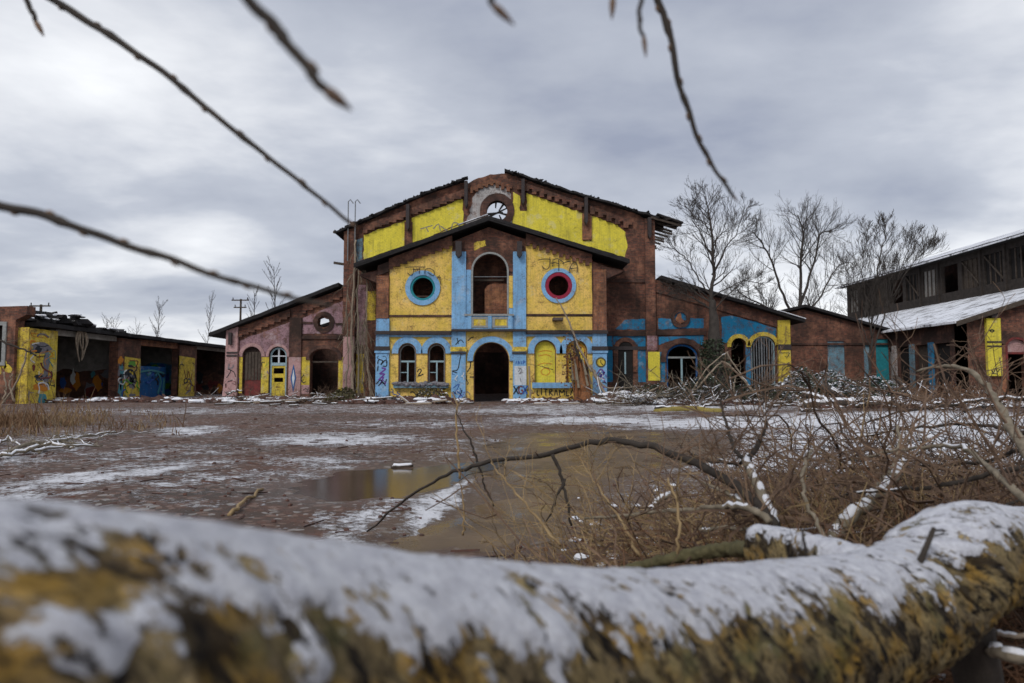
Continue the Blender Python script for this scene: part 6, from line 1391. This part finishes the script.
for i in range(16000):
    D = lerp(2.2, 5.2, rng.random()); px = rng.uniform(520, 1100); e = min(1, max(0, (px-540)/190)); X = (px-512)/FPX*D
    if rng.random() > e*(.55+.8*nz(X*1.3, D*1.3, 2)+.3): continue
    m.leaf((X, D, gz(X, D)+rng.random()**2*.12+.01), rng.uniform(.02, .055), rng, .4)
solo(m, 'leaf_litter', 'leaf_dead', 'brown leaf litter under the fallen branches', 'leaves', kind='stuff')

# ================================================================== twigs hanging into the top of the view
GH = 'budded twigs hanging into the view from above'
HT = [([(-40, -55, 1.25), (50, -2, 1.22), (110, 35, 1.2), (170, 78, 1.18), (215, 115, 1.16), (265, 155, 1.15), (310, 190, 1.14), (350, 222, 1.13)], .0055, .0022, 'long dark twig slanting from the top left down to the hall eave', 9),
      ([(0, -40, 1.2), (25, -2, 1.2), (32, 12, 1.2), (36, 22, 1.2)], .004, .003, 'short twig tip hanging at the top left corner', 1),
      ([(210, -60, .62), (250, 0, .62), (282, 36, .62), (306, 66, .62), (326, 90, .62)], .0045, .0032, 'blurred thick twig tip at top left of centre', 2),
      ([(-120, 170, 1.0), (0, 204, .95), (60, 221, .93), (130, 246, .92), (200, 270, .9), (260, 289, .9), (332, 306, .9)], .0055, .0018, 'lowest twig stretching from the left edge over the mauve wing', 8),
      ([(484, -50, .7), (490, -10, .7), (494, 6, .7)], .003, .0025, 'short bud tip hanging at top centre', 1),
      ([(642, -60, .95), (641, -5, .95), (640, 20, .95), (642, 38, .95)], .0028, .002, 'thin twig ending in a bud left of the longest right twig', 1),
      ([(606, -50, .9), (610, -14, .9), (613, -2, .9)], .003, .0025, 'tiny bud tip at the top edge right of centre', 1),
      ([(638, -70, 1.2), (658, -2, 1.2), (668, 30, 1.2), (680, 85, 1.2), (695, 130, 1.2), (714, 168, 1.2), (733, 196, 1.2)], .0058, .0022, 'dark twig hanging down the right of the sky', 8)]
for i, (pts, r0, r1, lb, nb) in enumerate(HT):
    rng = random.Random(600+i); c = curve([P(*p) for p in pts], 7); n = len(c)
    c = [p+Vector((.004*nz(k*.22, i, 1), 0, .004*nz(k*.22, i, 5))) for k, p in enumerate(c)]
    rr = [1.35*lerp(r0, r1, k/(n-1))*(1+.12*nz(k*.35, i, 0)) for k in range(n)]
    for k in range(5, n-3, 9): rr[k] *= 1.25
    t = thing('hanging_twig', lb, 'twig', tuple(c[-1]), GH); part(MB().tube(c, rr, 8), 'stem', 'bark_dark', t, smooth=True)
    d = (c[-1]-c[-2]).normalized(); s_ = 1 if i not in (0, 3, 7) else .55
    part(MB().tube([c[-1]-d*.004, c[-1]+d*.006*s_, c[-1]+d*.016*s_, c[-1]+d*.03*s_], [r1, r1*(1.8 if s_ == 1 else 1.25), r1*1.5*s_, r1*.3], 8), 'bud', 'bark_twig', t, smooth=True)
    if nb > 1:
        for k in range(nb):
            j = int(lerp(6, n-3, (k+.5)/nb)); dd = (c[j+1]-c[j]).normalized(); o_ = dd.cross(Vector((0, 1, 0))).normalized()*(1 if k % 2 else -1)
            p = c[j]+o_*rr[j]*.6; part(MB().tube([p, p+(dd+o_*.35)*.006, p+(dd+o_*.25)*.015], [rr[j]*.5, rr[j]*.62, rr[j]*.1], 6), 'bud', 'bark_twig', t, smooth=True)
